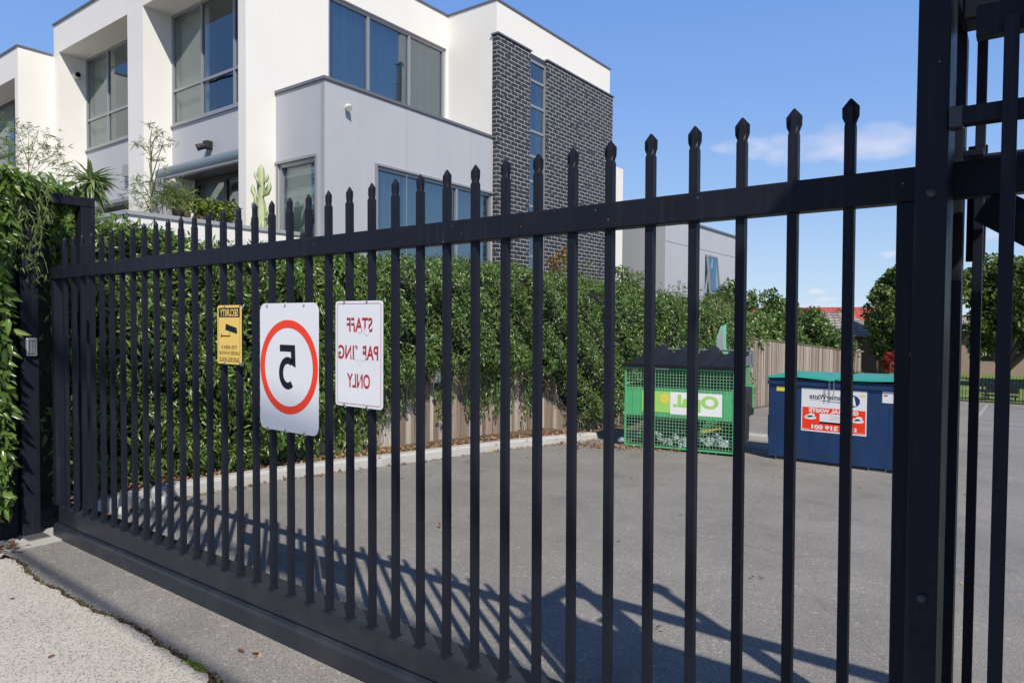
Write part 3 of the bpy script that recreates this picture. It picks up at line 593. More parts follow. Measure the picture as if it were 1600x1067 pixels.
# speed limit 5
x0, x1, z0, z1 = -3.085, -2.622, 1.062, 1.686
s = sign('speed_sign', 'large white speed limit sign with a red ring around a black five', x0, x1, z0, z1, .042, 'sign_white'); cx = (x0+x1)/2
m_ = MB(); annulus(m_, cx, 1.376, .190, .2285, F0); part(m_, 'ring', 'sign_red', s)
m_ = MB(); Z = 1.376
def five(mb):  # drawn by hand: bar, stem and bowl, mirrored like everything in the scene
    X = lambda u: cx-u
    poly(mb, [(X(-.055), Z+.108), (X(.066), Z+.108), (X(.066), Z+.075), (X(-.022), Z+.075), (X(-.027), Z+.012), (X(-.060), Z+.0)])
    P, Q = [], []
    for i in range(33):
        a = R(128-255*i/32) if i < 999 else 0
        P.append((X(.003+.070*math.cos(a)), Z-.029+.079*math.sin(a))); Q.append((X(.003+.036*math.cos(a)), Z-.029+.045*math.sin(a)))
    mb.add([(a, F0-.0006, b) for a, b in P]+[(a, F0-.0006, b) for a, b in Q], [(i, i+1, i+34, i+33) for i in range(32)])
five(m_); part(m_, 'numeral', 'ink', s)
screws(s, (-3.022, -2.876, -2.728), (z1-.012, z0+.006))
# staff parking only
x0, x1, z0, z1 = -2.500, -2.190, 1.222, 1.690
s = sign('parking_sign', 'white parking notice with worn red lettering and a thin red border', x0, x1, z0, z1, .016, 'sign_white'); cx = (x0+x1)/2
m_ = MB(); frame_loop(m_, x0+.011, x1-.011, z0+.011, z1-.011, .012, .0022, F0); part(m_, 'border', 'sign_darkred', s)
for wd_, zc_, ww_, dx_ in (('STAFF', 1.585, .168, .006), ('PARKING', 1.463, .262, -.004), ('ONLY', 1.338, .150, 0)):
    m_ = MB(); text_mb(m_, wd_, .085, cx+dx_, zc_, F0, w=ww_, bold=.002); part(m_, 'lettering', 'sign_darkred', s)
# worn-off patch over the R and K
wp = MB()
for wi, (cx_, cz_, rx, rz_) in enumerate(((cx+.010, 1.463, .020, .050), (cx-.012, 1.440, .012, .016), (cx+.033, 1.442, .016, .014), (cx-.044, 1.470, .004, .030), (cx+.056, 1.556, .016, .016), (cx+.010, 1.560, .012, .012), (cx-.022, 1.60, .005, .018), (cx+.012, 1.345, .003, .03))):
    n = 14; wp.add([(cx_+rx*math.cos(2*math.pi*i/n)*(1+.25*math.sin(i*2.7)), F0-.0012-.00015*wi, cz_+rz_*math.sin(2*math.pi*i/n)*(1+.3*math.sin(i*4.1))) for i in range(n)], [tuple(range(n))])
part(wp, 'worn_patch', 'sign_white', s); screws(s, (-2.438, -2.290), (z1-.006, z0+.006))

# ================================================================== TOWNHOUSES
YF, YR = 6.285, 6.825; XA = -9.94; XBW = -8.63; XG = -8.692; TOP = 8.06
hs = thing('townhouse', 'large white and grey townhouse block with a dark brick bay and deep window recesses', 'house', (-12, 8, -.2))
O1, O2 = (-17.08, -13.89), (-13.28, -10.15)
wm = MB(); wall(wm, 'y', YF, .30, -17.345, XA, -.2, TOP, [(O1[0], O1[1], -.1, 7.43), (O2[0], O2[1], -.1, 7.43)])
part(wm, 'front_wall', 'white_paint', hs)
# recess cheeks and soffits
m_ = MB()
for x0, x1 in ((-17.345, O1[0]), (O1[1], O2[0]), (O2[1], XA-.001)): m_.box(x0+.0005, x1-.0005, YF+.3005, YR+.9, -.2, 7.43)
m_.box(-17.344, XA-.0015, YF+.3005, YR+1.6, 7.4305, TOP-.002); part(m_, 'recess_wall', 'white_paint', hs)
m_ = MB(); wall(m_, 'x', XA, .28, YR+.9, 11.02, -.2, TOP-.001, [(7.895, 10.975, 5.55, 7.37)]); m_.box(XA-.27, XA, YR+.02, YR+.8995, -.2, 7.43)
m_.box(XA-.001-.25, XBW, 11.022, 11.28, 3, TOP-.0005); wall(m_, 'x', XBW, .25, 11.2805, 15.73, 0, TOP-.001, [(12.145, 12.775, 1.25, 7.25)]); m_.box(-17.3, XBW-.2505, 15.45, 15.729, 0, TOP-.002); m_.box(-17.34, -17.1, 7.8, 15.4, 0, TOP-.003)
part(m_, 'side_wall', 'white_paint', hs)
m_ = MB().box(-17.2, XA-.3, 8.5, 15.4, 7.7, 7.8); m_.box(XA-.3, XBW-.3, 11.3, 15.4, 7.7, 7.8); part(m_, 'roof', 'coping', hs)
m_ = MB(); c0, c1 = TOP, TOP+.035
m_.box(-17.37, XA+.025, YF-.03, YF+.27, c0, c1); m_.box(XA-.27, XA+.025, YF+.2705, 11.0, c0, c1); m_.box(XA-.27, XBW+.025, 11.0005, 11.27, c0, c1); m_.box(XBW-.25, XBW+.025, 11.2705, 15.75, c0, c1)
part(m_, 'roof_coping', 'coping', hs)
# grey cladding in the recesses
part(MB().box(O1[0]-.01, O1[1]+.01, YR, YR+.1, 4.12, 5.40).box(O2[0]-.01, O2[1]+.01, YR, YR+.1, 4.42, 5.33), 'grey_cladding', 'grey_clad', hs)
def window(root, ax, pos, u0, u1, z0, z1, vs=(), hs_=(), fw=.05, fm='dark_frame', curtain=None, gl='glass', depth=.06, cur_u=None, partial=()):
    """frame (with mullions) > pane, room, curtain"""
    P = (lambda a, b, d: (pos-d, a, b)) if ax == 'x' else (lambda a, b, d: (a, pos+d, b))
    def bx(mb, a0, a1, b0, b1, d0, d1):
        p, q = P(a0, b0, d0), P(a1, b1, d1); mb.box(p[0], q[0], p[1], q[1], p[2], q[2])
    fr = MB(); bx(fr, u0, u1, z0, z0+fw, 0, depth); bx(fr, u0, u1, z1-fw, z1, 0, depth); bx(fr, u0, u0+fw, z0+fw, z1-fw, 0, depth); bx(fr, u1-fw, u1, z0+fw, z1-fw, 0, depth)
    for v in vs: bx(fr, v-fw/2, v+fw/2, z0+fw, z1-fw, .003, depth-.003)
    for it in hs_:
        a0, a1, zz = it if isinstance(it, tuple) else (u0+fw, u1-fw, it); bx(fr, a0, a1, zz-fw/2, zz+fw/2, .006, depth-.006)
    f = part(fr, 'window', fm, root)
    def sub(mb, nm, m): o = mb.build(nm, m, f); return o
    gm = MB(); p = [P(u0+.01, z0+.01, depth*.55), P(u1-.01, z0+.01, depth*.55), P(u1-.01, z1-.01, depth*.55), P(u0+.01, z1-.01, depth*.55)]; gm.add(p, [(0, 1, 2, 3)]); sub(gm, 'pane', gl)
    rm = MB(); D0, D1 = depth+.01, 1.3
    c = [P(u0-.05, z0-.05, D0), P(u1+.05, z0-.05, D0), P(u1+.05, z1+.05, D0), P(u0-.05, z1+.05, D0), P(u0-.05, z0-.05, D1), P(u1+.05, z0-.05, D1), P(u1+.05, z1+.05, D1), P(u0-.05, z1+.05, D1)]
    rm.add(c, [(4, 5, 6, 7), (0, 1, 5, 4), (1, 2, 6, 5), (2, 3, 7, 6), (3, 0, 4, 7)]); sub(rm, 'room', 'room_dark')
    if curtain:
        a0, a1 = cur_u or (u0+.02, u1-.02); n = max(8, int((a1-a0)/.018)); cm = MB(); fl = curtain == 'curtain'; vs_ = []
        for k in (0, 1):
            for i in range(n+1):
                u = a0+(a1-a0)*i/n; d = .16+(.036*math.sin(u*42+2*math.sin(u*5))+.018*math.sin(u*97) if fl else 0); vs_.append(P(u, (z0+.01, z1-.03)[k], d))
        cm.add(vs_, [(i, i+1, i+n+2, i+n+1) for i in range(n)]); sub(cm, curtain, curtain)
    return f
# front recess windows
for (a, b_), zb, zt in ((O1, 5.40, 7.43), (O2, 5.33, 7.43)):
    mid = a+1.06; zl = zb+.66
    window(hs, 'y', YR, a, b_, zb+.001, zt, vs=(mid, a+2.12), hs_=(zl,), curtain='blind_or_reflection', cur_u=(a+.05, mid+.0), fm='light_frame', gl='glass_clear')
    part(MB().box(a-.0, b_+.0, YR-.035, YR-.0005, zb-.035, zb), 'sill', 'light_frame', hs)
# terrace doors
window(hs, 'y', YR+.45, O2[0]+.002, O2[1]-.002, 1.9, 4.35, vs=(-12.2, -11.1), fw=.09, curtain='blind_or_reflection', cur_u=(-13.2, -12.25))
window(hs, 'y', YR+.45, O1[0]+.002, O1[1]-.002, 1.9, 4.1, vs=(-16.0, -15.0), fw=.09, curtain='blind_or_reflection', cur_u=(-17.0, -15.8))
part(MB().box(O2[0], O2[1], YR+.11, YR+.44, 4.36, 4.42).box(O1[0], O1[1], YR+.11, YR+.44, 4.06, 4.12), 'soffit', 'dark_frame', hs)
# side ribbon window
window(hs, 'x', XA-.05, 7.90, 10.97, 5.56, 7.365, vs=(8.862, 9.935), fw=.06, fm='light_frame', curtain='curtain', depth=.07)
# grey box
m_ = MB(); wall(m_, 'x', XG, .22, 6.8295, 11.02, 1.2, 5.31, [(7.89, 10.985, 2.35, 4.19)]); part(m_, 'grey_cladding', 'grey_clad', hs)
m_ = MB(); wall(m_, 'y', 6.829, .2, XA+.001, XG-.0005, 1.2, 5.309, [(-9.88, -8.90, 2.55, 4.16)]); part(m_, 'grey_cladding', 'grey_clad', hs)
part(MB().box(XA+.002, XG-.23, 7.05, 11.01, 5.15, 5.25), 'roof', 'coping', hs)
m_ = MB().box(XA+.002, XG+.03, 6.80, 7.02, 5.3105, 5.36); m_.box(XG-.2, XG+.03, 7.0205, 11.0, 5.3105, 5.36); part(m_, 'roof_coping', 'coping', hs, bevel=.004)
part(MB().box(XG-.0, XG+.006, 8.58, 8.586, 1.2, 5.3).box(XG, XG+.006, 10.3, 10.306, 4.2, 5.3).box(XG-.09, XG+.004, 6.826, 6.8285, 1.2, 5.3), 'panel_trim', 'grey_clad_dark', hs)
window(hs, 'x', XG-.02, 7.895, 10.98, 2.355, 4.185, vs=(9.94,), fw=.05, fm='light_frame', curtain='curtain', depth=.08)
part(MB().box(XG, XG+.028, 7.85, 11.0, 4.19, 4.225).box(XG, XG+.028, 7.85, 7.89, 2.3, 4.1895), 'window_trim', 'light_frame', hs)
lv = window(hs, 'y', 6.85, -9.875, -8.905, 2.555, 4.155, hs_=(), fw=.055, fm='light_frame', curtain=None, depth=.1, gl='glass_clear')
lm_ = MB()
for k in range(9):
    z = 2.62+k*.165; lm_.add([(-9.82, 6.905, z), (-8.96, 6.905, z), (-8.96, 6.935, z+.162), (-9.82, 6.935, z+.162)], [(0, 1, 2, 3)])
part(lm_, 'louvre_blades', 'glass_clear', hs)
part(MB().box(-9.82, -9.2, 6.98, 6.99, 2.6, 4.1), 'blind_or_reflection', 'blind_or_reflection', hs)  # beige sheet standing in for the white pillar's reflection in the louvres
part(MB().box(-9.94, -8.88, 6.80, 6.8285, 4.16, 4.20).box(-9.92, -9.885, 6.81, 6.8285, 2.5, 4.1595).box(-8.90, -8.865, 6.81, 6.8285, 2.5, 4.1595), 'window_trim', 'light_frame', hs)
# brick bay
YB = 11.005
part(MB().box(-8.712, -8.579, YB, 12.14, 0, 7.375), 'brick_cladding', 'brick_dark', hs)
part(MB().box(-8.712, -8.579, 12.78, 15.81, 0, 7.375), 'brick_cladding', 'brick_dark', hs)
part(MB().box(-8.74, -8.55, YB-.03, 12.165, 7.3755, 7.41).box(-8.7, -8.55, 12.755, 15.84, 7.3755, 7.41), 'brick_coping', 'coping', hs, bevel=.003)
part(MB().box(XBW-.1, XBW+.012, 12.1405, 12.7795, 7.26, 7.3745), 'window_head', 'dark_frame', hs)
hz = [7.25-.43-.54*k for k in range(10)]
window(hs, 'x', -8.615, 12.1405, 12.7795, 1.2, 7.259, hs_=tuple(hz), fw=.055, fm='light_frame', depth=.06)
# awning cassette, lamps
part(MB().tube([(-13.27, 6.60, 4.36), (-10.16, 6.60, 4.36)], .115, 18), 'awning', 'awning', hs, smooth=False)
part(MB().box(-13.2, -10.16, 6.42, 6.47, 4.20, 4.235), 'awning_bar', 'light_frame', hs, bevel=.006)
part(MB().box(-17.07, -13.9, 6.60, 6.80, 4.02, 4.10), 'awning_bar', 'light_frame', hs, bevel=.01)
lampm = MB().box(-11.97, -11.83, 6.70, 6.82, 4.69, 4.83); lampm.tube([(-11.90, 6.78, 4.76), (-11.93, 6.62, 4.70), (-11.95, 6.58, 4.68)], [.05, .06, .065], 10)
part(lampm, 'floodlight', 'rubber', hs, bevel=.01); part(MB().tube([(-12.0, 6.815, 4.70), (-12.06, 6.815, 4.5), (-12.03, 6.815, 4.38), (-11.95, 6.815, 4.52), (-11.92, 6.815, 4.72)], .006, 5), 'flex', 'rubber', hs)
part(MB().box(-15.0-.08, -15.0+.06, 6.70, 6.82, 4.56, 4.80), 'wall_lamp', 'light_frame', hs, bevel=.005)
sp_ = MB().lathe([(.0001, 0), (.075, 0), (.08, .02), (.08, .07), (.055, .10), (.0001, .10)], (-17.08, 6.62, 7.02), 16, 'x'); part(sp_, 'round_lamp', 'lens', hs, smooth=False)
part(MB().lathe([(.0001, 0), (.05, 0), (.055, .02), (.0001, .022)], (-16.979, 6.62, 7.02), 16, 'x'), 'lamp_glass', 'ink', hs)
q = at(541, 181, 7.25); 
m_ = MB().tube([(XG, 7.25, 4.98), (XG+.05, 7.25, 4.99)], .035, 10); m_.tube([(XG+.05, 7.25, 4.99), (XG+.11, 7.22, 4.94)], [.045, .05], 12); part(m_, 'spotlight', 'lens', hs)

# neighbouring house on the left
nb = thing('townhouse', 'narrow slice of the neighbouring white townhouse at the far left', 'house', (-20, 8, -.2))
m_ = MB(); wall(m_, 'y', 5.60, .3, -26, -17.35, -.2, 7.40, [(-21.5, -17.53, -.1, 6.78)]); m_.box(-17.6, -17.35, 5.9005, 6.284, -.2, 7.399); m_.box(-17.6, -17.3505, 6.284, 7.8, -.2, 7.398)
m_.box(-26, -17.601, 5.9005, 7.6, 6.7805, 7.397); part(m_, 'front_wall', 'white_paint', nb)
m_ = MB(); m_.box(-26, -17.33, 5.575, 5.87, 7.4005, 7.44); m_.box(-17.6, -17.33, 5.8705, 6.26, 7.4005, 7.44); part(m_, 'roof_coping', 'coping', nb)
window(nb, 'y', 6.14, -21.5, -17.61, 4.9, 6.779, vs=(-18.1, -19.3), hs_=(5.55,), curtain='blind_or_reflection', cur_u=(-21.4, -18.12))
part(MB().box(-21.5, -17.605, 6.14, 6.24, 2, 4.899), 'grey_cladding', 'grey_clad', nb)
part(MB().box(-21.5, -17.605, 6.10, 6.1395, 4.86, 4.90), 'sill', 'light_frame', nb)
part(MB().box(-17.349, -17.33, 5.95, 6.20, 3.9, 4.82), 'vent_screen', 'grey_clad_dark', nb)

# terrace wall
tw = thing('terrace_wall', 'white rendered terrace wall with a grey capping in front of the townhouse', 'wall', (-12, 5, 0))
CX = -9.3; ZC = 2.955
q = at(197, 331, 1); dirx = (q-CAM); qq = CAM+dirx*(CX/dirx.x); CYc = qq.y
part(MB().box(CX-.2, CX, CYc+.2005, 6.82, -.2, ZC).box(-24, CX, CYc, CYc+.2, -.2, ZC-.0005), 'wall', 'white_paint', tw)
part(MB().box(CX-.23, CX+.03, CYc+.2305, 6.81, ZC+.0005, ZC+.055).box(-24, CX+.03, CYc-.03, CYc+.23, ZC+.0005, ZC+.055), 'capping', 'grey_clad_dark', tw, bevel=.004)
struct('terrace', MB().box(-24, CX-.21, CYc+.24, 7.2, 1.7, 1.85), 'concrete')

# far grey building
fb = thing('grey_building', 'plain grey clad building with one tall open awning window, further along behind the hedge', 'house', (-10, 22, -1))
FZ = 4.82
m_ = MB(); wall(m_, 'x', -8.69, .25, 19.38, 26.3, -1, FZ, [(22.6, 23.62, 2.0, 3.95)]); m_.box(-8.9405, -13.5, 26.05, 26.3, -1, FZ-.001); m_.box(-8.9405, -13.5, 19.62, 26.0495, FZ-.12, FZ-.002); part(m_, 'side_wall', 'grey_clad', fb)
part(MB().box(-13.5, -8.691, 19.379, 19.61, -1, FZ-.0005), 'front_wall', 'grey_clad_dark', fb)
part(MB().box(-8.9, -8.64, 19.34, 26.34, FZ+.0005, FZ+.06).box(-13.5, -8.9005, 19.34, 19.6, FZ+.0005, FZ+.06), 'roof_coping', 'coping', fb)
part(MB().box(-8.69, -8.683, 19.4, 26.3, 4.08, 4.09), 'panel_joint', 'coping', fb)
window(fb, 'x', -8.70, 22.6, 23.62, 2.0, 3.95, fw=.06, fm='light_frame', depth=.07)
aw = MB(); TL = .10
for y0, y1, z0, z1 in ((22.62, 22.67, 2.62, 3.94), (23.55, 23.60, 2.62, 3.94), (22.67, 23.55, 2.62, 2.68), (22.67, 23.55, 3.88, 3.94)):
    o0 = -8.66+(3.94-z0)*TL; o1 = -8.66+(3.94-z1)*TL
    aw.add([(o0, y0, z0), (o0, y1, z0), (o1, y1, z1), (o1, y0, z1), (o0+.05, y0, z0), (o0+.05, y1, z0), (o1+.05, y1, z1), (o1+.05, y0, z1)], [(0, 1, 2, 3), (4, 7, 6, 5), (0, 4, 5, 1), (1, 5, 6, 2), (2, 6, 7, 3), (3, 7, 4, 0)])
sash = part(aw, 'open_sash', 'light_frame', fb)
g_ = MB().add([(-8.66+1.27*TL+.02, 22.66, 2.67), (-8.66+1.27*TL+.02, 23.56, 2.67), (-8.63, 23.56, 3.9), (-8.63, 22.66, 3.9)], [(0, 1, 2, 3)]); g_.build('pane', 'glass', sash)
wb_ = thing('white_building', 'slim white rendered wall end between the brick bay and the grey building', 'house', (-10, 17.5, -1))
part(MB().box(-13, -9.72, 17.6, 18.6, -1, 6.2), 'wall', 'white_paint', wb_)

# ================================================================== PALING FENCE
pfz = thing('paling_fence', 'long weathered timber paling fence running down the left side of the car park', 'fence', (-6.95, 20, -1))
m_ = MB(); y = 2.45; i = 0
FX = lambda y: -6.98+.012*max(0, min(y-8, 24))
while y < 39.2:
    wd = random.uniform(.088, .104); x = FX(y)+random.uniform(-.006, .006)+(.016 if i % 2 else 0); t = gz(y)+2.12+random.uniform(-.018, .018)-.006*max(0, y-22)
    m_.box(x-.016, x, y, y+wd, gz(y)-.05, t); y += wd-.004 if False else wd+.003; i += 1
part(m_, 'palings', 'paling', pfz)
m_ = MB()
for y0 in range(0, 37): 
    ya, yb = 2.45+y0, 3.45+y0
    for hz_ in (.35, 1.8): x = FX(ya)-.06; m_.rings([[(x-.04, ya, gz(ya)+hz_), (x, ya, gz(ya)+hz_), (x, ya, gz(ya)+hz_+.07), (x-.04, ya, gz(ya)+hz_+.07)], [(x-.04, yb, gz(yb)+hz_), (x, yb, gz(yb)+hz_), (x, yb, gz(yb)+hz_+.07), (x-.04, yb, gz(yb)+hz_+.07)]])
part(m_, 'rails', 'stem_dry', pfz)
m_ = MB()
y = 21.0
while y < 39: m_.rings([[(FX(y)-.07, y, gz(y)+2.14-.006*max(0,y-22)), (FX(y)+.04, y, gz(y)+2.14-.006*max(0,y-22)), (FX(y)+.04, y, gz(y)+2.17-.006*max(0,y-22)), (FX(y)-.07, y, gz(y)+2.17-.006*max(0,y-22))], [(FX(y+1.99)-.07, y+1.99, gz(y+1.99)+2.14-.006*max(0,y+2-22)), (FX(y+1.99)+.04, y+1.99, gz(y+1.99)+2.14-.006*max(0,y+2-22)), (FX(y+1.99)+.04, y+1.99, gz(y+1.99)+2.17-.006*max(0,y+2-22)), (FX(y+1.99)-.07, y+1.99, gz(y+1.99)+2.17-.006*max(0,y+2-22))]]); y += 2
part(m_, 'capping', 'stem_dry', pfz)

# ================================================================== VINE AND HEDGE
def interp(P, y): return np.interp(y, [p[0] for p in P], [p[1] for p in P])
HT = [(1.7, 2.55), (2.4, 2.60), (2.87, 2.50), (3.5, 2.43), (4.5, 2.34), (5.5, 2.40), (6.5, 2.45), (8, 2.50), (9.2, 2.52), (10.4, 2.44), (12.8, 2.34), (16, 2.22), (19, 2.05), (21.5, 1.85)]
SK = [(1.7, .0), (3.0, .0), (3.8, .0), (4.4, .04), (4.9, .15), (5.4, .42), (6, .55), (6.6, .85), (7.4, .92), (8.2, .80), (9.2, .80), (9.9, .62), (10.5, .55), (10.9, -.1), (11.3, -.35), (13, -.3), (22, -.9)]
def hedge(name, label, y0, y1, dens, ln, wd, m, depth, inner=True, xo=0, topj=.07, group=None):
    root = thing(name, label, 'hedge', (-7, (y0+y1)/2, gz((y0+y1)/2)), group=group)
    area = (y1-y0)*2.4; n = int(area*dens)
    y = RNG.uniform(y0, y1, n); zt = interp(HT, y)+wob(y*2.2, y*0+.7, 1.4)*topj; zs = interp(SK, y)+wob(y*3, y*0, 2)*.16
    u = RNG.random(n); z = zs+(zt-zs)*u
    # face leaves
    bulge = .30+.16*wob(y, z, 1.5)+.08*wob(y, z, 4, 2); prof = np.clip((zt-z)/.25, 0, 1)**.5*np.clip((z-zs)/.35+.35, .35, 1)
    dd = np.abs(RNG.normal(0, 1, n))*.09
    x = FXa(y)+xo+bulge*prof*depth/.3*1.0-dd
    keep = RNG.random(n) < np.clip(1.05+1.5*wob(y, z, 3.1, 5), .16, 1)
    P = np.stack([x, y, z], 1)[keep]; k = len(P)
    Nn = np.tile([.75, -.35, .45], (k, 1))+rnd(k)*.75; D = np.tile([.25, -.1, -.62], (k, 1))+rnd(k)*.95
    # top leaves
    nt_ = int((y1-y0)*dens*.55); yt = RNG.uniform(y0, y1, nt_); tt = interp(HT, yt)+wob(yt*2.2, yt*0+.7, 1.4)*topj
    xt = FXa(yt)+xo-RNG.random(nt_)*.9+.25; zt2 = tt+RNG.normal(-.02, .05, nt_); zt2 -= np.clip(xt-(FXa(yt)+xo), 0, 9)*.5
    P2 = np.stack([xt, yt, zt2], 1); N2 = np.tile([.2, -.3, 1.], (nt_, 1))+rnd(nt_)*.7; D2 = np.tile([.3, -.2, .3], (nt_, 1))+rnd(nt_)*.9
    leaves('foliage', np.concatenate([P, P2]), np.concatenate([D, D2]), np.concatenate([Nn, N2]), ln, wd, m, root, curl=.3).location = -root.location
    tw_ = MB()
    for _ in range(int((y1-y0)*26)):
        yy = random.uniform(y0, y1); za, zb = float(interp(SK, yy)), float(interp(HT, yy)); z_ = random.uniform(za-.1, zb-.1); x_ = float(FXa(yy))+xo+random.uniform(.02, .30); L_ = random.uniform(.15, .55); a1 = random.uniform(-1, 1); bnd = random.uniform(-.15, .15)
        tw_.tube([(x_-.1, yy, z_), (x_+random.uniform(.0, .12), yy+a1*L_*.4+bnd*.3, z_-L_*.35), (x_+random.uniform(-.02, .14), yy+a1*L_*.7-bnd*.4, z_-L_*.8)], [.005, .004, .002], 4)
    part(tw_, 'twigs', 'stem_dry', root)
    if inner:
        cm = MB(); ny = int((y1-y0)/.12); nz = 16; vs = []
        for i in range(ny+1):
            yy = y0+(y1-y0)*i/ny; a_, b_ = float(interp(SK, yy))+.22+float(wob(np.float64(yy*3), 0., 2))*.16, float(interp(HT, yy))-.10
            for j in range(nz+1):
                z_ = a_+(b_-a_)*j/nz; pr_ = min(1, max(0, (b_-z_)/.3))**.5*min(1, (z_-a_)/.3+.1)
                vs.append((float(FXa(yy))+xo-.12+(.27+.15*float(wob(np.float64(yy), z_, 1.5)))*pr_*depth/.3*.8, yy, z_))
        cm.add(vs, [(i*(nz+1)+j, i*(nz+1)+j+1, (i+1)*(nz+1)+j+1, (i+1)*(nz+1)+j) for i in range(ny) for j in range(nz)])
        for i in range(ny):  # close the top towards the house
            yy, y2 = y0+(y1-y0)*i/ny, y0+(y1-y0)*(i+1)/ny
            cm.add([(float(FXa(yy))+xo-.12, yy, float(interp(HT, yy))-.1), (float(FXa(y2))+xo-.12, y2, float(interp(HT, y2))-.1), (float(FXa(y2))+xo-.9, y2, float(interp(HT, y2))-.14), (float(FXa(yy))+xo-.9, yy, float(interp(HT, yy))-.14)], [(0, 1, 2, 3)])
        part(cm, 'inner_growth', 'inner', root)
    return root
FXa = lambda y: -6.96+.012*np.clip(np.asarray(y)-8, 0, 24)
v1 = hedge('climbing_vine', 'bright green leafy vine smothering the paling fence behind the left half of the gate', 1.75, 6.0, 3000, .070, .0185, 'leaf_vine', .42, xo=.06)
# hanging strands below the vine
def strands(root, ys_, m, ln, wd, sc=1.0):
    Ps, Ds, Ns = [], [], []; st = MB()
    for y in ys_:
        z1 = float(interp(SK, y))+random.uniform(.1, .4); z0 = z1-random.uniform(.25, 1.0)*sc; z0 = max(z0, gz(y)+.12); x = float(FXa(y))+random.uniform(.04, .16); pp = []
        yy = y
        for k in range(12):
            t = k/11; yy += random.gauss(0, .010); pp.append((x+.02*math.sin(t*5), yy, z1+(z0-z1)*t))
        st.tube(pp, [.004-.002*k/11 for k in range(12)], 4)
        for p in pp:
            for _ in range(4): Ps.append((p[0]+random.gauss(.01, .012), p[1]+random.gauss(0, .02), p[2]+random.gauss(0, .02))); Ds.append((random.gauss(.2, .3), random.gauss(0, .6), -1)); Ns.append((1, random.gauss(-.3, .5), random.gauss(.2, .3)))
    leaves('hanging_leaves', np.array(Ps), np.array(Ds), np.array(Ns), ln, wd, m, root).location = -root.location
    part(st, 'stems', 'stem_dry', root)
strands(v1, [random.uniform(3.2, 6.0) for _ in range(60)], 'leaf_vine', .075, .026, .9)
v2 = hedge('hedge', 'dense mid green hedge hanging over the paling fence up to the green bin', 6.0, 11.9, 2300, .052, .018, 'leaf_hedge', .46, xo=.08, topj=.09)
strands(v2, [random.uniform(6, 10.4) for _ in range(84)]+[7.0, 7.05, 7.1, 8.3, 8.35, 8.8, 8.85, 9.6, 9.65], 'leaf_hedge', .062, .024, .9)
v3 = hedge('hedge', 'clipped darker hedge rising behind the green bin below the grey building', 11.9, 20.5, 1300, .072, .028, 'leaf_hedge', .42, xo=.0, topj=.14)
# upright shoots on top
P = []; D = []; Q = []
st = MB()
for _ in range(70):
    y = random.uniform(10.8, 20); z = float(interp(HT, y)); hgt = random.uniform(.12, .5); x = float(FXa(y))+random.uniform(-.4, .2); st.tube([(x, y, z-.15), (x+random.gauss(0, .03), y+random.gauss(0, .03), z+hgt)], [.006, .002], 4)
    for k in range(int(hgt*40)):
        t = random.random(); P.append((x+random.gauss(0, .03), y+random.gauss(0, .03), z+hgt*t)); D.append((random.gauss(0, 1), random.gauss(0, 1), .7)); Q.append((random.gauss(0, 1), random.gauss(0, 1), 1))
leaves('shoots', np.array(P), np.array(D), np.array(Q), .06, .028, 'leaf_hedge', v3).location = -v3.location
part(st, 'shoot_stems', 'stem_dry', v3)
# vine over the gate post at far left
ov = thing('climbing_vine', 'lighter vine with thin trailing tendrils spilling over the keypad post', 'vine', (-5.95, 1.8, 0))
n = 3000; zc = RNG.uniform(0.25, 2.66, n); yc = 1.70+RNG.normal(0, .035, n)+np.clip(zc-2.3, 0, .4)*.25; xc = -5.755+RNG.normal(0, .05, n)+np.clip(zc-2.2, 0, .3)*.02
P = np.stack([xc, yc, zc], 1); n2 = 1900
P2 = np.stack([RNG.uniform(-6.5, -5.72, n2), RNG.uniform(1.72, 2.32, n2), 2.57+RNG.normal(0, .05, n2)], 1)
P2 = P2[(P2[:, 0] < -5.86) | (P2[:, 1] < 2.02)]
n4 = 2600; P4 = np.stack([RNG.uniform(-6.9, -6.15, n4), RNG.uniform(1.7, 2.3, n4), RNG.uniform(.2, 2.6, n4)], 1)
P = np.concatenate([P, P2, P4]); k = len(P)
leaves('foliage', P, np.tile([.3, -.3, -.6], (k, 1))+rnd(k)*.7, np.tile([.7, -.5, .5], (k, 1))+rnd(k)*.7, .085, .028, 'leaf_vine', ov, curl=.35).location = -ov.location
st = MB(); Ps, Ds = [], []
for _ in range(46):
    x, y, z = random.uniform(-5.95, -5.72), random.uniform(1.78, 1.99), 2.6; pp = []; L_ = random.uniform(.15, .75); dy = random.uniform(-.02, .05); wv = random.uniform(0, 6)
    for k in range(9):
        t = k/8; pp.append((x+.05*math.sin(t*4+wv)+.06*t, y+dy*t+.03*math.sin(t*5+wv), z-L_*t))
    st.tube(pp, [.0035-.0018*k/8 for k in range(9)], 4)
    for p in pp[1:]:
        for _k in range(3): Ps.append((p[0]+random.gauss(0, .015), p[1]+random.gauss(0, .015), p[2])); Ds.append((random.gauss(.1, .5), random.gauss(-.1, .5), -.7))
part(st, 'tendrils', 'leaf_sparse', ov); k = len(Ps)
leaves('tendril_leaves', np.array(Ps), np.array(Ds), rnd(k)+np.tile([.6, -.6, .3], (k, 1)), .046, .0085, 'leaf_sparse', ov, curl=.4).location = -ov.location
part(MB().box(-6.9, -6.2, 1.78, 2.2, .1, 2.55), 'inner_growth', 'inner', ov)

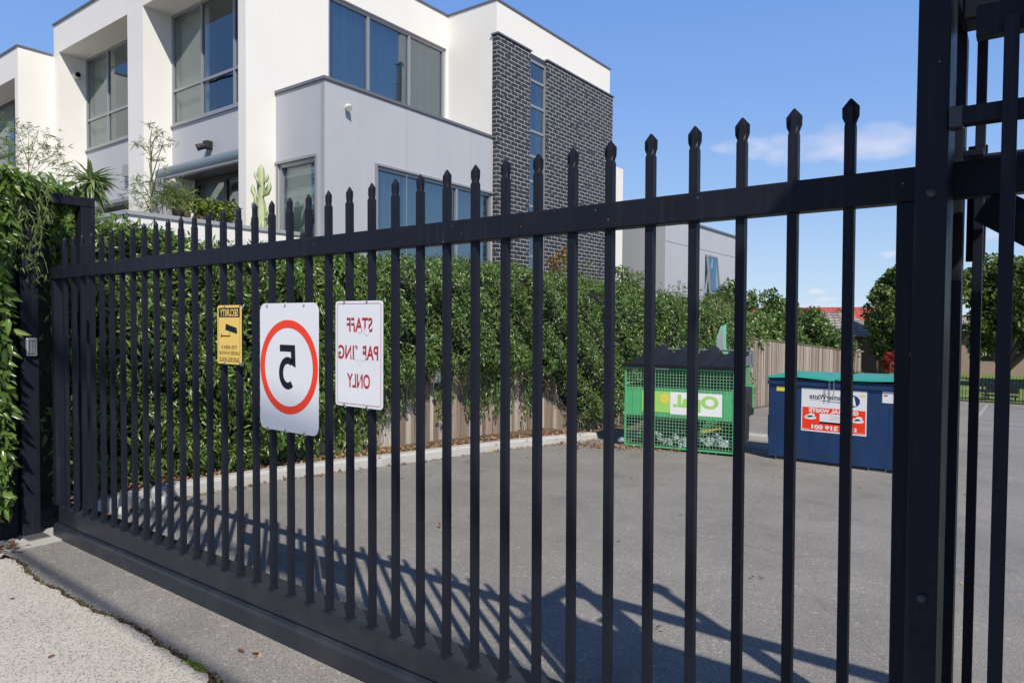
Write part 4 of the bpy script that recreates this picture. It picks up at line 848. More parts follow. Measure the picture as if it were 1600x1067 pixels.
# ================================================================== SHRUBS BETWEEN HEDGE AND HOUSES
def blob_leaves(name, clumps, dens, ln, wd, m, root, up=.3, curl=.2, shell=.35):
    Ps, Ns, Ds = [], [], []
    for cx, cy, cz, rx, ry, rz in clumps:
        n = max(6, int(dens*4*math.pi*((rx*ry+rx*rz+ry*rz)/3))); d = rnd(n); r = 1-np.abs(RNG.normal(0, shell*.6, (n, 1))); r *= 1+.14*np.sin(d[:, :1]*7+cx*3)*np.cos(d[:, 1:2]*6+cz)
        Ps.append(np.array([cx, cy, cz])+d*r*np.array([rx, ry, rz])); Ns.append(d+rnd(n)*.65+np.array([0, 0, up])); Ds.append(rnd(n)+d*.4)
    P, Nn, D = map(np.concatenate, (Ps, Ns, Ds))
    o = leaves(name, P, D, Nn, ln, wd, m, root, curl=curl); o.location = -root.location; return o
def shrub(name, label, x, y, z0, z1, r, m, ln=.07, wd=.03, dens=260, cat='shrub', group=None, nclump=9, stems=5):
    t = thing(name, label, cat, (x, y, z0), group=group); cl = []; st = MB()
    for i in range(nclump):
        a = random.uniform(0, 6.28); q = random.random()**.6*r; zc = z0+(z1-z0)*random.uniform(.35, .88); rr = r*random.uniform(.32, .55)
        cl.append((x+q*math.cos(a)*.8, y+q*math.sin(a)*.8, zc, rr, rr, rr*random.uniform(.7, 1.1)))
    cl.append((x, y, z1-r*.35, r*.4, r*.4, r*.35))
    blob_leaves('foliage', cl, dens, ln, wd, m, t)
    for i in range(stems):
        c = random.choice(cl); st.tube([(x+random.gauss(0, .04), y+random.gauss(0, .04), z0-.1), ((x+c[0])/2, (y+c[1])/2, (z0+c[2])/2), (c[0], c[1], c[2])], [.025, .018, .008], 5)
    part(st, 'stems', 'bark', t); return t
LB = 'leafy shrubs standing beyond the paling fence'
bx_ = [(-7.8, 22.6, 3.05, 1.0), (-8.0, 25.0, 2.80, 1.1), (-7.9, 27.4, 2.95, 1.0), (-8.0, 30.0, 2.55, 1.15), (-7.7, 32.8, 2.35, 1.15), (-7.7, 35.6, 1.75, 1.15), (-7.6, 38.2, 1.05, 1.05)]
lb_ = ['tall leafy shrub directly right of the grey building, above the bare fence', 'rounded green shrub, second in the row above the bare paling fence', 'pointed green shrub in the middle of the row above the paling fence', 'broad dark green shrub, fourth along the row above the paling fence', 'dark shrub left of the red roof, above the paling fence', 'low shrub in front of the tiled roof above the fence', 'smallest yellow green shrub at the far end of the paling fence']
for (x, y, z, r), lb in zip(bx_, lb_): shrub('shrub', lb, x, y, gz(y), z, r, 'leaf_hedge', .13, .07, 170, group=LB, nclump=15)
shrub('shrub', 'bushy grey green shrub growing through the fence between the two bins', -6.85, 20.3, gz(20.3), .9, .42, 'leaf_hedge', .08, .035, 260, nclump=12)
shrub('shrub', 'straggly shrub leaning against the fence right behind the green bin', -6.8, 16.6, gz(16.6), 1.1, .5, 'leaf_hedge', .08, .035, 260, nclump=12)
shrub('shrub', 'red tipped shrub in front of the dark brick bay', -8.0, 12.75, 1.2, 3.22, .42, 'leaf_redtip', .075, .03, 420)
shrub('shrub', 'dark olive shrub at the right corner of the dark brick bay', -7.9, 15.1, 1.0, 3.0, .5, 'leaf_hedge', .075, .035, 420)
shrub('shrub', 'sunlit light green shrub rising over the hedge below the wide grey box window', -7.55, 8.35, 1.4, 2.72, .38, 'leaf_shrub', .06, .025, 420)

# ================================================================== TERRACE PLANTS
def wispy(name, label, base, hgt, clusters, n, ln, wd, m, spread=.13, r=.012):
    t = thing(name, label, 'small tree', base); st = MB(); P, D = [], []
    bx, by, bz = base; st.tube([(bx, by, bz), (bx+.03, by, bz+hgt*.5), (bx-.01, by, bz+hgt)], [r*1.6, r*1.1, r*.5], 6)
    for (dx, dy, dz, s) in clusters:
        c = Vector((bx+dx, by+dy, bz+dz)); a_ = Vector((bx, by, bz+min(hgt, max(dz-.35*math.hypot(dx, dy)-.1, .1))))
        st.tube([a_, (a_+c)/2+Vector((0, 0, .02)), c], [r*.55, r*.4, r*.2], 4)
        for _ in range(int(n*s)):
            q = Vector((random.gauss(0, spread*s), random.gauss(0, spread*s), random.gauss(0, spread*.6*s))); tw = c+q
            if random.random() < .3: st.tube([c+q*.2, tw], [.003, .0015], 3)
            for _k in range(6): P.append(tuple(tw)); D.append((random.gauss(0, 1)+q.x*4, random.gauss(0, 1)+q.y*4, random.gauss(.1, .55)))
    part(st, 'trunk', 'stem_green', t); k = len(P)
    leaves('foliage', np.array(P), np.array(D), rnd(k)+np.tile([0, 0, .8], (k, 1)), ln, wd, m, t, curl=.25).location = -t.location; return t
TB = 2.35
def rel(px_, py_, base, Y): p = at(px_, py_, Y); return (p.x-base[0], p.y-base[1], p.z-base[2])
Y1 = 4.95; b1 = at(45, 300, Y1); b1 = (b1.x, b1.y, b1.z-.5); cl = []
for x, y, s in ((22, 196, .8), (60, 208, 1.1), (45, 205, .9), (72, 222, 1), (92, 232, .7), (35, 232, 1), (58, 238, 1), (86, 250, .8), (28, 250, 1), (70, 250, .9), (104, 262, .8), (14, 262, .9), (95, 275, .7), (115, 280, .7), (100, 292, .9), (80, 300, 1), (110, 305, .9), (45, 275, .5)):
    cl.append((*rel(x, y, b1, Y1+random.uniform(-.35, .35)), s))
wispy('wispy_tree', 'thin feathery small tree with airy grey green leaves against the left white wall', b1, 1.05, cl, 16, .085, .012, 'leaf_sparse', .15)
b1 = at(236, 340, 5.0); b1 = (b1.x, b1.y, b1.z-.3); cl = []
for x, y, s in ((238, 200, .5), (248, 208, .5), (226, 222, .7), (240, 222, .5), (256, 220, .7), (262, 226, .5), (216, 226, .5), (232, 250, .45), (250, 254, .5), (212, 280, .7), (205, 290, .7), (225, 290, .6), (222, 305, .9), (208, 312, .8), (246, 306, .8), (256, 318, .8), (232, 322, .8), (215, 326, .6), (200, 300, .5)):
    cl.append((*rel(x, y, b1, 5.0+random.uniform(-.25, .25)), s))
wispy('wispy_tree', 'slender sapling with tiered tufts of fine leaves in front of the pillar between the windows', b1, 1.45, cl, 12, .07, .010, 'leaf_sparse', .12, .016)
b1 = at(14, 300, 5.2); b1 = (b1.x, b1.y, b1.z-.4); cl = [(*rel(x, y, b1, 5.2+random.uniform(-.2, .2)), s) for x, y, s in ((14, 190, .8), (18, 205, .8), (16, 222, .5), (4, 225, .8), (18, 240, .9), (20, 252, .8), (2, 240, .7), (10, 275, .6))]
wispy('wispy_tree', 'feathery small tree before the far left window', b1, 1.0, cl, 16, .085, .012, 'leaf_sparse', .15)
# yucca
yb = at(143, 288, 4.6); t = thing('yucca', 'spiky rosette of long strap leaves on a short stem, beside the left portal top bar', 'yucca', yb)
part(MB().tube([(yb.x, yb.y, yb.z-.7), (yb.x, yb.y, yb.z+.05)], [.045, .04], 8), 'stem', 'bark', t)
n = 120; d = rnd(n); d[:, 2] = d[:, 2]*.9+.15; P = np.tile([yb.x, yb.y, yb.z+.05], (n, 1))+rnd(n)*.03
leaves('strap_leaves', P, d, np.tile([0, 0, 1.], (n, 1))+rnd(n)*.1, .34, .05, 'leaf_yucca', t, curl=.45, fold=.35, jit=.2).location = -t.location
n = 60; d = rnd(n); d[:, 2] = -abs(d[:, 2])*1.2-.4; P = np.tile([yb.x, yb.y, yb.z], (n, 1))
leaves('drooping_leaves', P, d, rnd(n), .36, .035, 'leaf_yucca', t, curl=.1, fold=.3).location = -t.location
# cactus
p = at(408, 352, 1); q = CAM+(p-CAM)*((-9.6)/(p-CAM).x); cb = (q.x, q.y, 2.6)
t = thing('cactus', 'pale yellow green branching column cactus against the white wall left of the louvred window', 'cactus', cb)
def ribbed(mb, pts, rad, nr=6, n=24):
    rs = []
    for i, p in enumerate(pts):
        rs.append([(p[0]+rad[i]*(1+.22*math.cos(nr*2*math.pi*j/n))*math.cos(2*math.pi*j/n), p[1]+rad[i]*(1+.22*math.cos(nr*2*math.pi*j/n))*math.sin(2*math.pi*j/n), p[2]) for j in range(n)])
    mb.rings(rs)
m_ = MB(); x, y, z = cb; tz = 4.02
ribbed(m_, [(x, y, z), (x, y, z+.4), (x, y, z+.78), (x, y, z+.92), (x, y, z+1.0), (x, y, z+1.2), (x, y, z+1.36), (x, y, z+1.43)], [.072, .072, .062, .035, .05, .05, .042, .012])
part(m_, 'stem', 'cactus', t, smooth=True)
for dx, dy, z0_, ln_ in ((.12, .05, .97, .20), (-.12, -.05, .95, .18), (-.09, -.05, .60, .20), (-.10, -.07, .42, .16), (.10, .08, .62, .22), (.09, -.03, .35, .2), (-.03, .12, .98, .15)):
    a_ = MB(); ribbed(a_, [(x+dx*.3, y+dy*.3, z+z0_-.04), (x+dx*.8, y+dy*.8, z+z0_-.01), (x+dx*1.1, y+dy*1.1, z+z0_+.08), (x+dx*1.12, y+dy*1.12, z+z0_+ln_*.7), (x+dx*1.12, y+dy*1.12, z+z0_+ln_)], [.02, .026, .03, .026, .008], 5, 15)
    part(a_, 'branch', 'cactus', t, smooth=True)
for dx, dy, z0_, ln_ in ((.075, .05, 1.16, .13), (-.07, -.04, 1.2, .12), (.0, -.09, .78, .2), (.05, -.085, 1.1, .1), (-.10, .02, .25, .18)):
    a_ = MB(); ribbed(a_, [(x+dx*.3, y+dy*.3, z+z0_-.02), (x+dx*.8, y+dy*.8, z+z0_), (x+dx*1.1, y+dy*1.1, z+z0_+.05), (x+dx*1.15, y+dy*1.15, z+z0_+ln_*.7), (x+dx*1.15, y+dy*1.15, z+z0_+ln_)], [.015, .02, .022, .018, .006], 5, 15)
    part(a_, 'branch', 'cactus', t, smooth=True)
part(MB().tube([(x, y, 1.85), (x, y, 2.05), (x, y, 2.6)], [.18, .2, .26], 14), 'pot', 'concrete', t)
# terrace shrubs and the dark spindle-leaf plant
def tshrub(label, px_, py0, py1, Y, r, m='leaf_shrub', name='shrub', n=8, ln=.06, wd=.025, dens=520):
    a0 = at(px_, py0, Y); a1 = at(px_, py1, Y); return shrub(name, label, a0.x, a0.y, a0.z, a1.z, r, m, ln, wd, dens, nclump=n, stems=6)
tshrub('weeping grass like shrub under the left end of the awning', 275, 345, 284, 5.5, .23, 'leaf_sparse', n=10, ln=.13, wd=.011, dens=700)
tshrub('glossy yellow green shrub on the terrace below the awning', 312, 350, 310, 5.5, .20)
tshrub('low yellow green shrub on the terrace in front of the glass door', 340, 352, 318, 5.6, .22)
tshrub('small yellow green shrub at the right end of the terrace door', 357, 352, 316, 5.7, .16)
tshrub('dark round leaved plant half hidden below the awning', 293, 330, 298, 5.9, .13, 'leaf_hedge', n=5)
p = at(253, 300, 5.75); t = thing('tall_pot', 'tall tapering grey green pot standing at the terrace edge under the awning', 'plant pot', (p.x, p.y, 1.9)); z = at(253, 288, 5.75).z
part(MB().tube([(p.x+.12, p.y, 1.9), (p.x+.1, p.y, 2.6), (p.x, p.y, z-.05), (p.x, p.y, z)], [.10, .14, .26, .28], 18), 'pot', 'coping', t) if False else part(MB().lathe([(.10, 0), (.14, (z-1.9)*.5), (.25, (z-1.9)*.93), (.27, (z-1.9)), (.23, (z-1.9)), (.2, (z-1.9)*.9)], (p.x+.15, p.y, 1.9), 20), 'pot', 'grey_clad_dark', t)

# ================================================================== BINS
def lmb(): return MB()
gb = thing('recycling_bin', 'green steel mesh recycling skip with black humped lids and a lime sticker', 'bin', (-5.163, 10.02, gz(10.15)), math.atan2(.284, 1.68))
W, Dp = 1.72, 1.55
def gbp(mb, name, m, **k): return mb.build(name, m, gb, **k)
Z0, Z1, Z2, Z3 = .06, .52, .985, 1.27
fm = MB(); fm.box(-.0, W, 0, .03, Z0-.03, Z0).box(0, .03, 0, .03, Z0, Z3).box(W-.03, W, 0, .03, Z0, Z3-.0).box(0, W, -.012, .035, Z3, Z3+.05)
fm.box(0, .035, .035, Dp, Z3, Z3+.05).box(W-.035, W, .035, Dp, Z3, Z3+.05).box(0, W, Dp, Dp+.03, Z3, Z3+.05).box(0, .03, Dp-.03, Dp, Z0, Z3).box(W-.03, W, Dp-.03, Dp, Z0, Z3).box(0, .03, .03, Dp, Z0-.03, Z0).box(W-.03, W, .03, Dp, Z0-.03, Z0)
gbp(fm, 'frame', 'bin_green', bevel=.004)
pm = MB().box(.0305, W-.0305, .006, .012, Z1, Z2); 
for x in (.14, .30, W-.30, W-.16): pm.box(x-.004, x+.004, .001, .006, Z1, Z2)
gbp(pm, 'front_panel', 'bin_green'); gbp(MB().box(W-.012, W-.006, .0305, Dp-.03, .62, 1.0), 'side_panel', 'bin_green'); gbp(MB().box(W-.014, W-.002, .0305, Dp-.031, Z0, .6195), 'side_panel', 'bin_black'); gbp(MB().box(.006, .012, .0305, Dp-.03, .3, 1.0), 'side_panel', 'bin_black')
gbp(MB().box(.03, W-.03, Dp-.012, Dp-.004, Z0, Z3), 'back_panel', 'bin_green'); gbp(MB().box(.03, W-.03, .04, Dp-.03, Z0-.02, Z0-.005), 'floor', 'bin_black')
def meshgrid(mb, x0, x1, z0, z1, p=.047, r=.0032, yy=0):
    n = int((x1-x0)/p)
    for i in range(1, n): x = x0+(x1-x0)*i/n; mb.box(x-r, x+r, yy-r, yy+r, z0, z1)
    n = int((z1-z0)/p)
    for i in range(1, n+1): z = z0+(z1-z0)*(i-.5)/n; mb.box(x0, x1, yy+r, yy+3*r, z-r, z+r)
mg = MB(); meshgrid(mg, .03, W-.03, Z0, Z1+.05); gbp(mg, 'wire_mesh', 'bin_green_wire')
mg = MB(); meshgrid(mg, .03, W-.03, Z2-.05, Z3); gbp(mg, 'wire_mesh', 'bin_green_wire')
sm_ = MB()
for i in range(1, 24): y = .03+(Dp-.06)*i/24; sm_.box(W-.006, W, y-.003, y+.003, 1.0, Z3)
for i in range(6): z = 1.02+.045*i; sm_.box(W-.004, W+.003, .03, Dp-.03, z-.003, z+.003)
gbp(sm_, 'wire_mesh', 'bin_green_wire')
gbp(MB().box(W, W+.10, .18, .36, .50, .98).box(W, W+.10, Dp-.34, Dp-.2, .50, .98), 'fork_pocket', 'bin_green', bevel=.01); gbp(MB().box(W+.001, W+.09, .3605, Dp-.3405, .50, .97), 'fork_pocket', 'bin_black', bevel=.01)
# lids: four humped black covers rising to the back bar
for i in range(4):
    x0 = -.03+i*(W+.06)/4; x1 = x0+(W+.06)/4-.012; lb2 = MB(); n = 12; m2 = 7; vs = []
    for j in range(m2):
        v = j/(m2-1)
        for k in range(n+1):
            u = k/n; hump = max(0, 1-abs(u-.62)/.34)**.7*.13*min(1, v*1.5)+.0; z = Z3+.055+v*.16+hump+(.02 if .1 < u < .9 else 0); vs.append((x0+(x1-x0)*u, -.03+v*(Dp*.98), z))
    base = [(a, b, min(Z3+.055, c-.02)+v_*0 if False else Z3+.052) for (a, b, c), v_ in zip(vs, range(len(vs)))]
    fs = [(j*(n+1)+k, j*(n+1)+k+1, (j+1)*(n+1)+k+1, (j+1)*(n+1)+k) for j in range(m2-1) for k in range(n)]; N0 = len(vs)
    rim = [k for k in range(n+1)]+[j*(n+1)+n for j in range(1, m2)]+[(m2-1)*(n+1)+k for k in range(n-1, -1, -1)]+[j*(n+1) for j in range(m2-2, 0, -1)]
    lb2.add(vs+base, fs+[tuple(N0+k for k in f) for f in fs]+[(rim[q], rim[(q+1) % len(rim)], rim[(q+1) % len(rim)]+N0, rim[q]+N0) for q in range(len(rim))])
    lb2.box(x0, x1, -.045, -.031, Z3+.03, Z3+.085)
    o = gbp(lb2, 'lid', 'lid_plastic')
gbp(MB().prism([(-.02, Z3+.052), (Dp, Z3+.052), (Dp, Z3+.25), (Dp*.6, Z3+.20), (-.02, Z3+.08)], W+.022, W+.034, 'x'), 'lid_end', 'lid_end', bevel=.004)
gbp(MB().tube([(.28, Dp*.93, Z3+.275), (W+.05, Dp*.93, Z3+.275)], .018, 8).tube([(W+.05, Dp*.93, Z3+.275), (W+.05, Dp*.93, Z3)], .014, 6), 'hinge_bar', 'galv')
gbp(MB().box(.40, .72, -.0135, -.0125, Z3+.006, Z3+.026), 'tape', 'sign_white')
fl = MB().prism([(1.14, Z3+.1), (1.14, Z3+.50), (1.21, Z3+.68), (1.30, Z3+.73), (1.30, Z3+.34), (1.35, Z3+.2), (1.35, Z3+.1)], Dp+.06, Dp+.085, 'y'); gbp(fl, 'raised_flap', 'teal_flap', bevel=.004)
gbp(MB().prism([(1.165, Z3+.16), (1.165, Z3+.49), (1.21, Z3+.62), (1.255, Z3+.65), (1.255, Z3+.16)], Dp+.056, Dp+.0595, 'y'), 'flap_inset', 'grey_clad_dark')
ft = MB()
for x in (.10, .19, .28, W-.52, W-.40, W-.28): ft.prism([(x, 0), (x+.022, 0), (x+.016, Z0-.03), (x+.004, Z0-.03)], .03, .05, 'y'); ft.prism([(x, 0), (x+.022, 0), (x+.016, Z0-.03), (x+.004, Z0-.03)], Dp-.08, Dp-.06, 'y')
gbp(ft, 'foot', 'galv')
# sticker
gbp(MB().box(.29, .745, .0002, .0012, .60, .93), 'sticker', 'sticker_lime'); gbp(MB().box(.7455, 1.535, .0002, .0012, .58, .93), 'sticker', 'sign_white')
m_ = MB(); text_mb(m_, 'Opal.', .26, 1.135, .765, 0, w=.70, bold=.012); s_ = gbp(m_, 'sticker_lettering', 'sticker_lime')
m_ = MB(); hx = [(.655+.075*math.cos(R(30+60*i)), -.0006, .82+.085*math.sin(R(30+60*i))) for i in range(6)]; m_.add(hx, [tuple(range(6))]); gbp(m_, 'sticker_emblem', 'sticker_yellow')
m_ = MB(); hx = [(.655+.04*math.cos(R(30+60*i)), -.0011, .82+.045*math.sin(R(30+60*i))) for i in range(6)]; m_.add(hx, [tuple(range(6))]); gbp(m_, 'sticker_emblem', 'sticker_orange')
# rubbish inside: each crumpled piece a lump
rb = MB()
def lump(mb, c, r):
    n, k = 7, 5; rs = []
    for i in range(k):
        a = math.pi*(i+.5)/k; rs.append([(c[0]+r*random.uniform(.7, 1.25)*math.sin(a)*math.cos(2*math.pi*j/n), c[1]+r*random.uniform(.7, 1.2)*math.sin(a)*math.sin(2*math.pi*j/n), c[2]+r*.8*math.cos(a)*random.uniform(.8, 1.2)) for j in range(n)])
    mb.rings(rs)
for _ in range(150):
    x = random.uniform(.5, W-.06); lump(rb, (x, random.uniform(.05, .4), Z0+.03+random.random()**2*.12+(.05 if x > 1.1 else 0)), random.uniform(.02, .05))
for _ in range(26): lump(rb, (random.uniform(.15, W-.1), random.uniform(.05, .5), random.uniform(.15, .32)), random.uniform(.02, .045))
tag(rb.build('rubbish', 'rubbish'), 'crumpled white paper and plastic lying in the bottom of the green mesh bin', 'rubbish', kind='stuff'); o = bpy.data.objects['rubbish']; o.location = gb.location; o.rotation_euler = gb.rotation_euler
cbm = MB().add([(0, 0, 0), (.30, 0, .10), (.27, .1, .16), (-.02, .08, .05), (.0, .01, -.01), (.30, .01, .09), (.27, .11, .15), (-.02, .09, .04)], [(0, 1, 2, 3), (4, 7, 6, 5), (0, 4, 5, 1), (1, 5, 6, 2), (2, 6, 7, 3), (3, 7, 4, 0)])
o = cbm.build('cardboard_sheet', 'sticker_orange'); o.matrix_world = Matrix.Translation(gb.location) @ Matrix.Rotation(gb.rotation_euler.z, 4, 'Z') @ Matrix.Translation((1.22, .06, .30)); tag(o, 'torn tan cardboard sheet leaning inside the green mesh bin', 'cardboard')
tag(MB().lathe([(.0001, .07), (.03, .065), (.06, .03), (.07, 0), (.05, -.02)], (-5.36, 10.3, gz(10)+.03), 7).build('carrier_bag', 'rubbish'), 'small pale blue plastic bag on the ground left of the green bin', 'bag')

# blue bin
bb = thing('waste_bin', 'navy blue steel waste skip with teal lids, chains and a white and red sticker', 'bin', (-3.065, 10.64, gz(10.6)), -.038)
def bbp(mb, name, m, **k): return mb.build(name, m, bb, **k)
W, Dp, H = 1.82, 1.15, 1.20
bd = MB(); bd.box(.0, W, 0, Dp, .045, H-.0005); bbp(bd, 'body', 'bin_blue', bevel=.006)
bbp(MB().box(.03, W-.03, .02, Dp-.02, .0, .0445), 'base', 'bin_black')
bbp(MB().box(-.012, W+.012, -.028, -.0005, 1.128, 1.185).box(-.012, W+.012, -.0225, Dp, H, H+.02), 'rim', 'bin_blue', bevel=.004)
for x0, x1, l, rr in ((-.03, .93, .0, .02), (.945, W+.03, .012, -.0)):
    lm2 = MB(); lm2.rings([[(x0, -.05, H+.025+l), (x0, Dp, H+.03+l), (x0, Dp, H+.055+l), (x0, -.03, H+.045+l)], [(x0+.05, -.055, H+.022+l), (x0+.05, Dp, H+.03+l), (x0+.05, Dp, H+.07+l), (x0+.05, -.03, H+.056+l)],
        [((x0+x1)/2, -.055, H+.030+l+rr), ((x0+x1)/2, Dp, H+.03+l), ((x0+x1)/2, Dp, H+.075+l), ((x0+x1)/2, -.03, H+.060+l+rr)], [(x1-.05, -.055, H+.022+l+.03*(x0 > .5)), (x1-.05, Dp, H+.03+l), (x1-.05, Dp, H+.07+l), (x1-.05, -.03, H+.056+l+.03*(x0 > .5))], [(x1, -.05, H+.025+l+.03*(x0 > .5)), (x1, Dp, H+.03+l), (x1, Dp, H+.055+l), (x1, -.03, H+.045+l+.03*(x0 > .5))]])
    bbp(lm2, 'lid', 'bin_lid_teal', bevel=.006)
bbp(MB().prism([(.0, .20), (-.09, .28), (-.09, .62), (-.0, .74)], .25, .9, 'y'), 'fork_pocket', 'bin_black'); bbp(MB().prism([(W, .20), (W+.09, .28), (W+.09, .62), (W, .74)], .25, .9, 'y'), 'fork_pocket', 'bin_black')
pr_ = MB()
for x0, x1 in ((.04, .10), (1.62, 1.69)): pr_.box(x0, x0+.005, -.0035, -.0002, .42, .86).box(x1, x1+.005, -.0035, -.0002, .42, .86).box(x0, x1+.005, -.0032, -.0002, .415, .4195).box(x0, x1+.005, -.0032, -.0002, .8605, .865)
bbp(pr_, 'pressed_panel', 'bin_blue')
for i, x in enumerate((.12, 1.38)): bbp(MB().tube([(x, .0, .05), (x, -.01, .012), (x+.22, -.01, .012), (x+.22, 0, .05)], .006, 6), 'foot_loop', 'galv')
sx0, sx1, sz0, sz1, szm = .475, 1.345, .475, 1.145, .825
def rb_(x0, x1, z0, z1, y=-.0006, d=.0008): return MB().box(x0, x1, y-d, y, z0, z1)
bbp(rb_(sx0, sx1, sz0, sz1-.045), 'sticker', 'sign_white'); bbp(rb_(sx0+.015, sx1-.015, sz0+.02, szm, -.0016), 'sticker_panel', 'sign_red')
m_ = MB(); text_mb(m_, 'emierWaste', .11, .80, .985, -.0015, w=.43, shear=.18, bold=.002)
m_.add([(.55, -.002, .935), (.75, -.002, .925), (1.10, -.002, .905), (1.10, -.002, .918), (.75, -.002, .931)], [(0, 1, 2, 3, 4)]); bbp(m_, 'sticker_lettering', 'ink')
m_ = MB(); n = 28; m_.add([(1.15+.108*math.cos(2*math.pi*i/n), -.0016, .95+.088*math.sin(2*math.pi*i/n)) for i in range(n)], [tuple(range(n))]); bbp(m_, 'sticker_emblem', 'bin_blue')
m_ = MB(); text_mb(m_, 'P', .16, 1.155, .95, -.0022, bold=.010, shear=.2); bbp(m_, 'emblem_letter', 'sign_white')
m_ = MB(); text_mb(m_, 'GENERAL WASTE', .075, .91, .785, -.0026, w=.66, bold=.004); text_mb(m_, '1300 219 001', .075, .92, .545, -.0026, w=.60, bold=.004); m_.box(.73, 1.10, -.0032, -.0026, .628, .745)
for cx_ in (.60, 1.23):
    for dx, dz, rx, rz_ in ((0, 0, .085, .028), (.02, .035, .045, .032), (-.035, .02, .03, .02)):
        m_.add([(cx_+dx+rx*math.cos(2*math.pi*i/12), -.0030, .675+dz+rz_*math.sin(2*math.pi*i/12)) for i in range(12)], [tuple(range(12))])
for x in (.54, .72, .92, 1.12, 1.27): m_.box(x-.045, x+.045, -.0032, -.0026, .507, .511)
bbp(m_, 'sticker_lettering', 'sign_white')
m_ = MB().box(.73, 1.10, -.0030, -.0026, .600, .6275)
for cx_ in (.60, 1.23): m_.add([(cx_+.03*math.cos(i)*1.1, -.0036, .69+.02*math.sin(i*1.7)) for i in (0, 1, 2, 3, 4, 5)], [(0, 1, 2, 3, 4, 5)])
for k in range(4): m_.box(.86, 1.06-.02*(k % 2), -.0038, -.0034, .66+k*.018, .662+k*.018)
bbp(m_, 'sticker_print', 'ink')
bbp(rb_(.115, .285, 1.03, 1.10).box(1.255, 1.325, -.0020, -.0016, 1.02, 1.045), 'yellow_label', 'sticker_yellow'); bbp(rb_(1.535, 1.75, .96, 1.115), 'white_label', 'sign_white')
m_ = MB().box(1.55, 1.60, -.0020, -.0016, 1.05, 1.07).box(1.65, 1.652, -.0020, -.0016, .94, 1.07).box(1.67, 1.71, -.002, -.0016, 1.0, 1.004); bbp(m_, 'label_print', 'sign_darkred')
for x in (.865, .925):
    ch = MB()
    for k in range(9):
        z = H+.01-k*.026; r, q = .008, .016; P_ = []
        for j in range(13):
            a = 2*math.pi*j/12; u, v = r*math.cos(a), q*math.sin(a); P_.append((x+(u if k % 2 else 0), -.052+(0 if k % 2 else u), z+v))
        ch.tube(P_, .0028, 5, False)
    bbp(ch, 'chain', 'galv')

# ================================================================== FAR BACKGROUND
def bigtree(label, x, y, z0, tops, trunk_r, m='leaf_tree', nl=.20, dens=62):
    t = thing('tree', label, 'tree', (x, y, z0)); st = MB(); cl = []
    for (cx, cy, cz, r) in tops:
        for _ in range(15):
            d = Vector((random.gauss(0, 1), random.gauss(0, 1), random.gauss(0, .9))).normalized(); q = r*random.uniform(.3, .9); rr = r*random.uniform(.28, .5); cl.append((cx+d.x*q, cy+d.y*q, cz+d.z*q*.8, rr, rr, rr*.75))
    zc = min(c[2] for c in tops)
    st.tube([(x, y, z0-.2), (x+.05, y, z0+(zc-z0)*.4), (x, y, zc)], [trunk_r, trunk_r*.75, trunk_r*.6], 10)
    for c in tops: st.tube([(x, y, z0+(zc-z0)*.35), ((x+c[0])/2, (y+c[1])/2, (zc+c[2])/2-.1), c[:3]], [trunk_r*.5, trunk_r*.32, trunk_r*.12], 7)
    part(st, 'trunk', 'bark', t); blob_leaves('crown', cl, dens, nl, nl*.6, m, t, up=.5, shell=.3); return t
zg = gz(39)-.1
bigtree('dense dark green fig tree with a stepped crown beside the dark brick house', -6.4, 44, zg, [(-5.6, 44, .7, 1.5), (-5.4, 44, 2.3, 1.8), (-6.5, 43.5, 1.5, .85), (-6.4, 43.5, 3.3, .85), (-6.0, 44, 4.15, 1.05), (-5.2, 44.5, 4.4, 1.1), (-4.2, 45, 3.5, 1.9), (-6.5, 43.5, .4, .7)], .35)
bigtree('broad dense fig tree spreading over the park fence at the right edge', -.9, 46.5, zg, [(-.7, 46.5, 2.9, 2.2), (1.2, 47, 2.9, 2.3), (-1.5, 46, 1.6, 1.25), (.8, 46.5, 1.4, 1.5), (3.4, 47, 3.6, 2.3), (-.9, 46.5, 4.4, 1.5), (-1.9, 46.5, 4.0, 1.1), (.5, 46.5, 4.3, 1.4), (-1.9, 46.3, .6, .7), (2.6, 46, 1.5, 1.4)], .32)
bigtree('tall tree beyond the park, mostly hidden by the black posts', 5.5, 50, zg, [(5, 50, 4, 2.4), (7, 51, 5, 2.4), (3.5, 51, 3.0, 2.0)], .4)
# park fence
pk_ = thing('park_fence', 'low black bar fence between the asphalt and the lawn', 'fence', (2, 36, gz(36)))
m_ = MB(); m_.box(-6.5, 12, 35.98, 36.02, gz(36)+.12, gz(36)+.16).box(-6.5, 12, 35.98, 36.02, gz(36)+1.0, gz(36)+1.04); part(m_, 'rails', 'steel', pk_)
m_ = MB(); x = -6.45
while x < 12: m_.box(x-.011, x+.011, 35.989, 36.011, gz(36)+.05, gz(36)+1.13); x += .118
part(m_, 'bars', 'steel', pk_); m_ = MB(); x = -6.5
while x < 12: m_.box(x-.035, x+.035, 35.97, 36.03, gz(36), gz(36)+1.2); x += 2.4
part(m_, 'posts', 'steel', pk_)
part(MB().box(-6.5, 12, 35.9, 36.1, gz(36)-.02, gz(36)+.03), 'plinth', 'bin_black', pk_)
bn = thing('park_bench', 'dark park bench behind the low black park fence', 'bench', (-.7, 37.6, zg))
part(MB().box(-1.3, -.1, 37.3, 37.75, zg+.42, zg+.47), 'seat', 'bin_black', bn); part(MB().box(-1.3, -.1, 37.78, 37.83, zg+.55, zg+.9), 'backrest', 'bin_black', bn)
for x in (-1.2, -.22): part(MB().box(x-.03, x+.03, 37.35, 37.8, zg, zg+.42), 'leg', 'bin_black', bn)
t = thing('spring_rider', 'small dark play seat on a coil spring on the lawn behind the park fence', 'play equipment', (-1.35, 37.2, zg))
